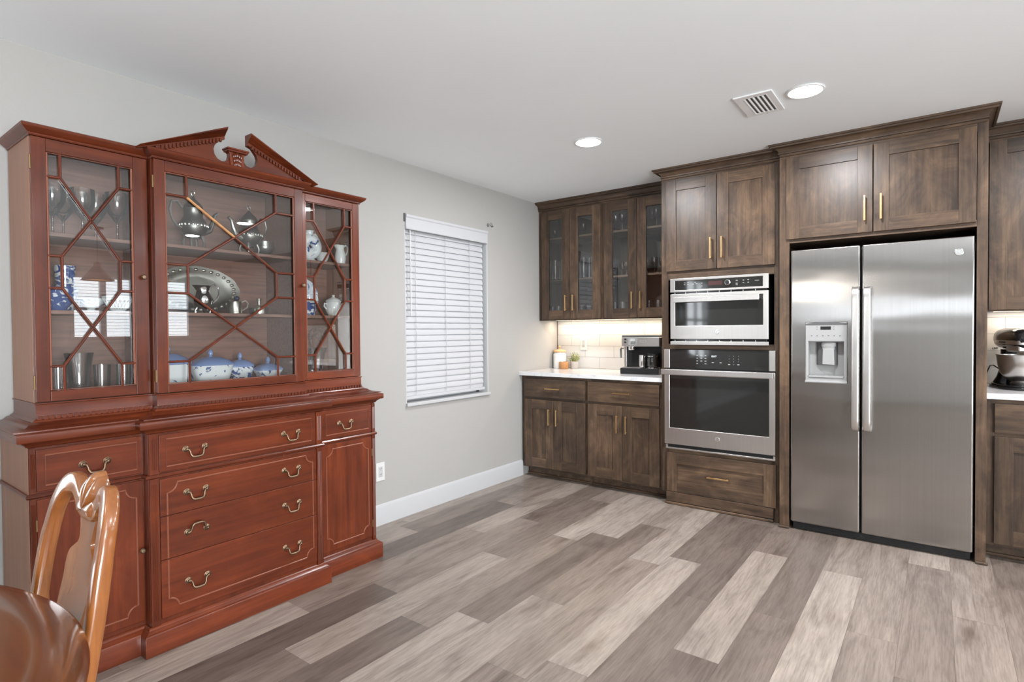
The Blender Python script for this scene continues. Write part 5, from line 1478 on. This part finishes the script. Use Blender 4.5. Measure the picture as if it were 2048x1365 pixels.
def coffee_machine():
    t = thing('coffee_machine', 'silver and black combination coffee and espresso machine on the left counter', 'coffee machine', (0, 0, 0))
    # built around its own base centre, front towards -y, then turned
    W, D = 0.158, 0.125
    m = MB(); m.box(-W, W, -D, D, 0.0, 0.048); obj('base', m, M['black_plastic'], t, bevel=0.006, seg=3)
    m = MB(); m.box(-W+0.006, 0.010, -D+0.002, 0.030, 0.048, 0.053)
    for k in range(8): m.box(-W+0.014+k*0.018, -W+0.022+k*0.018, -D+0.010, 0.025, 0.053, 0.0545)
    obj('drip_tray', m, M['steel_trim'], t, bevel=0.001)
    m = MB(); m.box(-W+0.010, W-0.004, 0.035, D-0.002, 0.048, 0.225); obj('body', m, M['black_plastic'], t, bevel=0.004)
    m = MB(); m.box(-W+0.002, -W+0.024, -0.020, D-0.004, 0.0535, 0.225); obj('side_column', m, M['steel_trim'], t, bevel=0.003)
    m = MB(); m.box(-W, W-0.004, -0.085, D-0.006, 0.222, 0.302); hd = obj('head', m, M['steel_trim'], t, bevel=0.005, seg=3)
    m = MB(); m.box(-W+0.002, W-0.006, -0.080, D-0.008, 0.302, 0.315); obj('lid', m, M['dark_grey'], t, bevel=0.004)
    m = MB(); m.box(-W+0.06, -W+0.135, -0.0875, -0.085, 0.232, 0.294); obj('control_panel', m, M['grey_plastic'], hd, bevel=0.001)
    m = MB(); m.box(-W+0.078, -W+0.114, -0.0885, -0.0875, 0.268, 0.286); obj('display', m, plain('pale_lcd', (0.55, 0.57, 0.53), 0.3), hd)
    m = MB().text('12:17', 0.0125, (-W+0.096, -0.0888, 0.277), depth=0.0002); obj('display_digits', m, M['print_dark'], hd)
    m = MB()
    for xx in (0.082, 0.103): m.box(-W+xx, -W+xx+0.016, -0.0885, -0.0875, 0.256, 0.2605)
    for xx in (0.080, 0.094, 0.108): m.box(-W+xx, -W+xx+0.010, -0.0885, -0.0875, 0.243, 0.248)
    obj('button', m, M['black_plastic'], hd)
    for zz in (0.282, 0.257):
        m = MB().lathe([(0, -0.014), (0.0075, -0.014), (0.0085, -0.004), (0.0085, 0)], (-W+0.035, -0.085, zz), 'y', 18); obj('knob', m, M['black_plastic'], hd)
    m = MB().prism([(0.024+0.007*math.cos(a)+(0.018 if math.cos(a) > 0 else -0.018), 0.266+0.009*math.sin(a)) for a in [2*PI*k/20 for k in range(20)]], 'y', -0.0872, -0.085)
    obj('badge', m, M['chrome'], hd)
    m = MB().text("De'Longhi", 0.0085, (0.024, -0.0876, 0.266), depth=0.0002); obj('badge_lettering', m, M['print_dark'], hd)
    m = MB().lathe([(0, -0.028), (0.030, -0.028), (0.032, -0.024), (0.032, 0.0), (0, 0)], (-0.083, -0.035, 0.2225), 'z', 24); obj('brew_head', m, M['chrome'], t)
    m = MB().tube([(-W, -0.02, 0.205), (-W-0.018, -0.026, 0.205)], 0.005, 8); m.tube([(-W-0.013, -0.026, 0.209), (-W-0.024, -0.028, 0.196), (-W-0.020, -0.03, 0.125)], [0.011, 0.009, 0.0065], 10)
    obj('steam_wand', m, M['dark_grey'], t)
    m = MB().lathe([(0, 0.002), (0.026, 0.002), (0.027, 0.006), (0.026, 0.098), (0.024, 0.104), (0, 0.105)], (0.012, -0.070, 0.050), 'z', 24)
    obj('frothing_can', m, M['chrome'], t, angle=40)
    cx, cy = 0.092, -0.048
    m = MB().lathe([(0, 0.0), (0.044, 0.0), (0.050, 0.006), (0.055, 0.04), (0.050, 0.085), (0.042, 0.104), (0.040, 0.104), (0.048, 0.084), (0.053, 0.04), (0.046, 0.008), (0, 0.003)], (cx, cy, 0.050), 'z', 28)
    obj('carafe', m, M['carafe'], t)
    m = MB().lathe([(0.043, 0.098), (0.045, 0.100), (0.045, 0.116), (0.030, 0.124), (0.012, 0.127), (0, 0.127)], (cx, cy, 0.050), 'z', 24)
    m.tube([(cx+0.02, cy-0.042, 0.160), (cx+0.035, cy-0.078, 0.155), (cx+0.035, cy-0.086, 0.125), (cx+0.028, cy-0.062, 0.085)], [0.009, 0.010, 0.009, 0.006], 8)
    obj('carafe_lid', m, M['black_plastic'], t)
    m = MB().lathe([(0.046, 0.0), (0.0555, 0.0), (0.0555, 0.006), (0.046, 0.006)], (cx, cy, 0.0485), 'z', 28); m.lathe([(0.043, 0.092), (0.047, 0.092), (0.047, 0.099), (0.043, 0.099)], (cx, cy, 0.050), 'z', 28)
    obj('carafe_band', m, M['chrome'], t)
    m = MB(); m.box(W-0.004, W+0.022, -0.03, D-0.01, 0.05, 0.296); obj('water_tank', m, M['black_gloss'], t, bevel=0.006)
    m = MB()
    for k in range(4): m.ball((W+0.006, -0.0305, 0.17+k*0.022), 0.0045, n=10, m=6)
    obj('indicator_light', m, M['chrome'], t)
    t.location = (0.998, -0.262, CT); t.rotation_euler = (0, 0, math.radians(8))
coffee_machine()

def stand_mixer():
    t = thing('stand_mixer', 'black stand mixer with a steel bowl at the right edge of the picture', 'mixer', (0, 0, 0))
    # local: mixer points towards -y (front), column at +y
    b = MB(); pl = []
    for k in range(40):
        a = 2*PI*k/40; r = 1.0
        pl.append((0.108*math.copysign(abs(math.cos(a))**0.75, math.cos(a)), 0.172*math.copysign(abs(math.sin(a))**0.75, math.sin(a))))
    b.prism(pl, 'z', 0.0, 0.016); b.prism([(p[0]*0.93, p[1]*0.95) for p in pl], 'z', 0.016, 0.026)
    obj('base', b, M['black_gloss'], t, bevel=0.004, seg=3)
    c = MB(); c.tube([(0, 0.118, 0.020), (0, 0.112, 0.06), (0, 0.106, 0.11), (0, 0.104, 0.17), (0, 0.102, 0.225)], [0.06]*5, 20, flat=[(0.150, 0.100), (0.112, 0.090), (0.088, 0.082), (0.078, 0.080), (0.082, 0.084)], ref=(0, 1, 0), power=0.8)
    obj('column', c, M['black_gloss'], t, angle=50)
    h = MB(); pts = []; fl = []
    for y_, w, d_, zz in ((0.190, 0.052, 0.058, 0.286), (0.186, 0.086, 0.092, 0.286), (0.172, 0.112, 0.118, 0.288), (0.12, 0.122, 0.126, 0.290), (0.0, 0.122, 0.124, 0.291), (-0.10, 0.118, 0.118, 0.290), (-0.155, 0.108, 0.104, 0.288), (-0.172, 0.080, 0.080, 0.287), (-0.176, 0.04, 0.04, 0.287)):
        pts.append((0, y_, zz)); fl.append((w, d_))
    h.tube(pts, 0.05, 28, flat=fl, ref=(0, 0, 1), power=0.85)
    hd = obj('motor_head', h, M['black_gloss'], t, angle=50)
    s = MB()
    ring = [(0.0635*math.copysign(abs(math.cos(a))**0.42, math.cos(a)), 0.004+0.178*math.copysign(abs(math.sin(a))**0.42, math.sin(a))) for a in [2*PI*k/48 for k in range(48)]]
    s.prism(ring, 'z', 0.258, 0.281)
    obj('trim_band', s, M['steel_trim'], hd, angle=50)
    tx = MB()
    tx.text('KITCHENAID', 0.0165, (-0.0643, 0.010, 0.2695), right=(0, -1, 0), up=(0, 0, 1), depth=0.0004)
    tx.text('KITCHENAID', 0.0165, (0.0643, 0.010, 0.2695), right=(0, 1, 0), up=(0, 0, 1), depth=0.0004)
    obj('lettering', tx, M['print_dark'], hd)
    pn = MB(); pn.box(-0.045, 0.045, -0.150, 0.02, 0.214, 0.2585); obj('underside', pn, M['steel_trim'], hd, bevel=0.012, seg=3)
    bw = MB().lathe([(0, 0.0), (0.045, 0.0), (0.048, 0.010), (0.040, 0.016), (0.070, 0.034), (0.094, 0.070), (0.105, 0.115), (0.110, 0.166), (0.114, 0.170), (0.114, 0.174), (0.109, 0.173), (0.103, 0.115), (0.09, 0.07), (0.05, 0.03), (0, 0.026)], (0, -0.062, 0.0265), 'z', 48)
    obj('bowl', bw, plain('brushed_bowl_steel', (0.55, 0.53, 0.51), 0.26, 1.0), t, angle=40)
    sh = MB().tube([(0, -0.062, 0.213), (0, -0.062, 0.150)], 0.008, 10); sh.lathe([(0.016, 0.0), (0.020, 0.012), (0.014, 0.02)], (0, -0.062, 0.193), 'z', 18)
    obj('beater_shaft', sh, M['chrome'], t)
    hb = MB().lathe([(0, -0.012), (0.018, -0.012), (0.020, 0.0)], (0, -0.177, 0.287), 'y', 20); obj('hub_cap', hb, M['chrome'], hd)
    lv = MB().tube([(-0.058, 0.10, 0.232), (-0.075, 0.098, 0.230)], 0.005, 8); lv.ball((-0.078, 0.098, 0.230), 0.008, n=10, m=6); obj('lever', lv, M['chrome'], t)
    cd = MB().tube([(-0.03, 0.150, 0.10), (-0.055, 0.172, 0.125), (-0.072, 0.170, 0.122), (-0.088, 0.165, 0.085), (-0.098, 0.165, 0.045), (-0.100, 0.165, 0.004)], 0.0035, 8)
    obj('power_cord', cd, M['black_plastic'], t)
    t.location = (3.307, -0.240, CT); t.rotation_euler = (0, 0, math.radians(13.6))
stand_mixer()

# ================================================================== DINING TABLE AND CHAIR
def dining_table():
    x, y, R = 1.614, -4.990, 0.700
    t = thing('dining_table', 'glossy reddish brown round dining table in the lower left corner', 'table', (x, y, 0))
    tp = MB().lathe([(0, 0.7600), (R-0.088, 0.7600), (R-0.080, 0.7588), (R-0.075, 0.7592), (R-0.055, 0.7585), (R-0.030, 0.7560), (R-0.012, 0.7500), (R-0.002, 0.7410), (R, 0.7330), (R-0.006, 0.7260), (R-0.020, 0.7215), (R-0.026, 0.7150), (R-0.024, 0.7050), (R-0.034, 0.6960), (R-0.060, 0.6940), (0, 0.6940)], (x, y, 0), 'z', 128)
    obj('tabletop', tp, M['table'], t, angle=40)
    ap = MB().lathe([(R-0.14, 0.694), (R-0.12, 0.694), (R-0.12, 0.63), (R-0.14, 0.63)], (x, y, 0), 'z', 64); obj('apron', ap, M['table'], t)
    pd = MB().lathe([(0.0, 0.693), (0.20, 0.693), (0.20, 0.67), (0.09, 0.65), (0.06, 0.58), (0.085, 0.50), (0.105, 0.42), (0.085, 0.34), (0.06, 0.30), (0.09, 0.27), (0.09, 0.22), (0.0, 0.21)], (x, y, 0), 'z', 32)
    obj('pedestal', pd, M['table'], t, angle=50)
    for k in range(4):
        a = k*PI/2
        f = MB().tube([(x+r*math.cos(a), y+r*math.sin(a), z) for r, z in ((0.05, 0.26), (0.16, 0.25), (0.27, 0.15), (0.36, 0.055), (0.42, 0.032))], [0.045, 0.042, 0.035, 0.030, 0.031], 12)
        obj('leg', f, M['table'], t, angle=60)
dining_table()

def dining_chair():
    x0 = 1.492
    t = thing('dining_chair', 'honey brown curved-back dining chair with a carved shell crest tucked under the table', 'chair', (x0, -4.30, 0))
    Wd = M['chair']
    def Y(z, u=0.0):
        y = -4.262 + 0.15*(z-0.76) if z > 0.45 else -4.3085 + (0.45-z)*0.16
        if z > 0.60: y += 0.024*max(0.0, 1-(u/0.165)**2)*min(1.0, (z-0.60)/0.15)
        return y
    half = [(0.170, 0.006), (0.166, 0.20), (0.160, 0.40), (0.158, 0.50), (0.160, 0.58), (0.165, 0.66), (0.1675, 0.72), (0.1670, 0.77), (0.1615, 0.83), (0.152, 0.88), (0.139, 0.914), (0.120, 0.936), (0.099, 0.943), (0.079, 0.938), (0.060, 0.923), (0.043, 0.908), (0.024, 0.900), (0.0, 0.899)]
    path = [(-u, z) for u, z in half] + [(u, z) for u, z in half[:-1][::-1]]
    # resample for a smooth curve
    def smooth(P, n):
        out = []
        for i in range(len(P)-1):
            p0, p1, p2, p3 = P[max(i-1, 0)], P[i], P[i+1], P[min(i+2, len(P)-1)]
            for k in range(n):
                s = k/n
                out.append(tuple(0.5*((2*p1[j]) + (-p0[j]+p2[j])*s + (2*p0[j]-5*p1[j]+4*p2[j]-p3[j])*s*s + (-p0[j]+3*p1[j]-3*p2[j]+p3[j])*s**3) for j in (0, 1)))
        out.append(P[-1]); return out
    sp = smooth(path, 5)
    fr = MB(); fl = []
    for u, z in sp:
        w = 0.034
        if z > 0.88: w = 0.036 + 0.010*max(0, 1-abs(abs(u)-0.10)/0.06) + (0.010 if abs(u) < 0.05 else 0)
        fl.append((w, 0.029 if z > 0.84 else 0.031))
    fr.tube([(x0+u, Y(z, u), z) for u, z in sp], 0.016, 16, flat=fl, ref=(0, -1, 0.15), power=0.48)
    obj('back_frame', fr, Wd, t, angle=55)
    # carved shell on the crest
    sh = MB(); na, nr = 91, 9; vs = []; fs = []
    for side in (0, 1):
        for i in range(nr):
            q = i/(nr-1)
            for k in range(na):
                a = PI*(-0.06 + 1.12*k/(na-1))
                ridge = abs(math.cos(4.0*(a-PI/2)))**0.6
                rr = 1.0 + 0.035*ridge*q
                u = -0.047*q*rr*math.cos(a); z = 0.905 + 0.070*q*rr*math.sin(a)
                dome = 0.019*math.sqrt(max(0.0, 1-(q*0.98)**2.4)) + 0.012*(ridge-0.6)*q**0.7*(1-q**8)
                y = Y(z, u)
                vs.append((x0+u, y - 0.003 - dome if side == 0 else y + 0.010 + 0.5*dome, z))
    for side in (0, 1):
        for i in range(nr-1):
            for k in range(na-1):
                p_ = side*nr*na + i*na + k; fs.append((p_, p_+1, p_+na+1, p_+na))
    e0, e1 = (nr-1)*na, nr*na + (nr-1)*na
    for k in range(na-1): fs.append((e0+k, e0+k+1, e1+k+1, e1+k))
    for i in range(nr-1):
        for k in (0, na-1):
            p_ = i*na+k; fs.append((p_, p_+na, nr*na+p_+na, nr*na+p_))
    sh.add(vs, fs)
    obj('shell_carving', sh, Wd, t, angle=70)
    # vase-shaped splat, bowed with the crest
    prof = [(0.060, 0.452), (0.052, 0.50), (0.046, 0.55), (0.052, 0.60), (0.066, 0.66), (0.077, 0.72), (0.080, 0.765), (0.074, 0.800), (0.052, 0.818), (0.040, 0.826), (0.034, 0.838), (0.038, 0.858), (0.046, 0.882), (0.050, 0.905)]
    ps = smooth(prof, 4); s = MB(); n = 9; vs = []; fs = []
    for lay in (0, 1):
        for (w, z) in ps:
            for i in range(n):
                u = w*(2*i/(n-1)-1)
                vs.append((x0+u, Y(z, u) + (-0.005 if lay == 0 else 0.005), z))
    m = len(ps)
    for j in range(m-1):
        for i in range(n-1):
            a = j*n+i; fs.append((a, a+1, a+n+1, a+n)); b = m*n+a; fs.append((b, b+n, b+n+1, b+1))
        a = j*n; fs.append((a, a+n, m*n+a+n, m*n+a)); a = j*n+n-1; fs.append((a, m*n+a, m*n+a+n, a+n))
    fs.append(tuple(range(n)) + tuple(range(m*n+n-1, m*n-1, -1))); q = (m-1)*n
    fs.append(tuple(range(q+n-1, q-1, -1)) + tuple(range(m*n+q, m*n+q+n)))
    s.add(vs, fs)
    obj('splat', s, Wd, t, angle=40)
    # seat, frame and front legs under the table
    def trap(yb, yf_, wb, wf): return [(x0-wb, yb), (x0+wb, yb), (x0+wf, yf_), (x0-wf, yf_)]
    sr = MB().prism(trap(-4.325, -4.735, 0.172, 0.225), 'z', 0.375, 0.432); obj('seat_frame', sr, Wd, t, bevel=0.006)
    cu = MB().prism(trap(-4.335, -4.725, 0.160, 0.212), 'z', 0.4325, 0.470); obj('seat', cu, M['cushion'], t, bevel=0.016, seg=4)
    for sgn in (-1, 1):
        lg = MB().tube([(x0+sgn*0.200, -4.705, 0.374), (x0+sgn*0.212, -4.722, 0.32), (x0+sgn*0.206, -4.715, 0.22), (x0+sgn*0.194, -4.700, 0.12), (x0+sgn*0.198, -4.706, 0.05), (x0+sgn*0.210, -4.722, 0.018), (x0+sgn*0.212, -4.724, 0.004)], [0.036, 0.034, 0.025, 0.017, 0.017, 0.030, 0.024], 12)
        obj('leg', lg, Wd, t, angle=60)
dining_chair()

# ================================================================== THE SIDE OF THE ROOM BEHIND THE CAMERA (seen only in reflections; the door is added)
def far_windows():
    y0, y1, z0, z1 = KW
    f = MB(); n = 4; w = (y1-y0)/n
    f.box(RX-0.012, RX+0.05, y0, y1, z0, z0+0.03); f.box(RX-0.012, RX+0.05, y0, y1, z1-0.03, z1); f.box(RX+0.01, RX+0.04, y0, y1, 1.605, 1.645)
    for k in range(n+1):
        yy = y0 + k*w; f.box(RX-0.010, RX+0.05, max(y0, yy-0.035), min(y1, yy+0.035), z0, z1)
    structure(obj('window_2', f, M['white']))
    b = thing('window_blind', 'open white slat blind on the far kitchen window, outside the picture', 'blind', (RX-0.02, (y0+y1)/2, z0))
    s = MB(); z = z0+0.05
    while z < z1-0.04:
        s.box(RX-0.042, RX-0.016, y0+0.02, y1-0.02, z, z+0.0035); z += 0.044
    obj('slats', s, M['blind'], b)
    y0, y1, z0, z1 = DW; p = MB()
    p.box(-0.06, -0.005, y0, y0+0.05, z0, z1); p.box(-0.06, -0.005, y1-0.05, y1, z0, z1); p.box(-0.06, -0.005, y0, y1, z0, z0+0.05); p.box(-0.06, -0.005, y0, y1, z1-0.05, z1)
    p.box(-0.06, -0.02, (y0+y1)/2-0.02, (y0+y1)/2+0.02, z0, z1); p.box(-0.06, -0.02, y0, y1, 1.40, 1.44)
    structure(obj('window_4', p, M['white']))
    b = thing('window_blind', 'open white slat blind on the dining window behind the camera, outside the picture', 'blind', (-0.01, (y0+y1)/2, z0))
    s = MB(); z = z0+0.06
    while z < z1-0.05:
        s.box(-0.018, 0.018, y0+0.02, y1-0.02, z, z+0.003); z += 0.044
    obj('slats', s, M['blind'], b)
    p = MB(); y0, y1, z0, z1 = PD
    for yy in (y0, (y0+y1)/2-0.03, y1-0.06): p.box(RX+0.0, RX+0.05, yy, yy+0.06, z0, z1)
    p.box(RX, RX+0.05, y0, y1, z0, z0+0.08); p.box(RX, RX+0.05, y0, y1, z1-0.06, z1)
    structure(obj('added_door_1', p, M['white']))  # unseen door, added to frame the side fill opening
    p = MB(); x0, x1, z0, z1 = RW
    for k in range(4): p.box(x0+k*(x1-x0-0.06)/3, x0+k*(x1-x0-0.06)/3+0.06, RY-0.05, RY, z0, z1)
    p.box(x0, x1, RY-0.05, RY, z0, z0+0.06); p.box(x0, x1, RY-0.05, RY, z1-0.06, z1); 
    structure(obj('window_3', p, M['white']))
far_windows()
def pendant(x, y, z):
    t = thing('pendant_lamp', 'dark metal cone pendant lamp outside the picture to the right', 'pendant lamp', (x, y, H), 'pendant lamps over the island')
    o = MB().lathe([(0.012, 0.20), (0.035, 0.185), (0.04, 0.15), (0.155, 0.0), (0.150, 0.0), (0.036, 0.145), (0, 0.15)], (x, y, z), 'z', 32); obj('shade', o, plain('bronze_shade', (0.06, 0.04, 0.035), 0.4, 0.7), t, angle=50)
    o = MB().lathe([(0, 0.012), (0.135, 0.012)], (x, y, z), 'z', 32); obj('glowing_inner', o, plain('amber_glow', (0.8, 0.4, 0.1), 0.5, emit=(1.0, 0.42, 0.10), estr=1.6), t)
    o = MB().tube([(x, y, z+0.19), (x, y, H)], 0.003, 6); obj('cord', o, M['black_plastic'], t)
    o = MB().lathe([(0.06, 0), (0.06, -0.02), (0, -0.022)], (x, y, H), 'z', 24); obj('canopy', o, M['black_plastic'], t)
    return t
p0 = pendant(5.0, -2.42, 1.86)
for x, y in ((5.3, -2.95), (4.7, -1.95)): copy_thing(p0, (x, y, H))
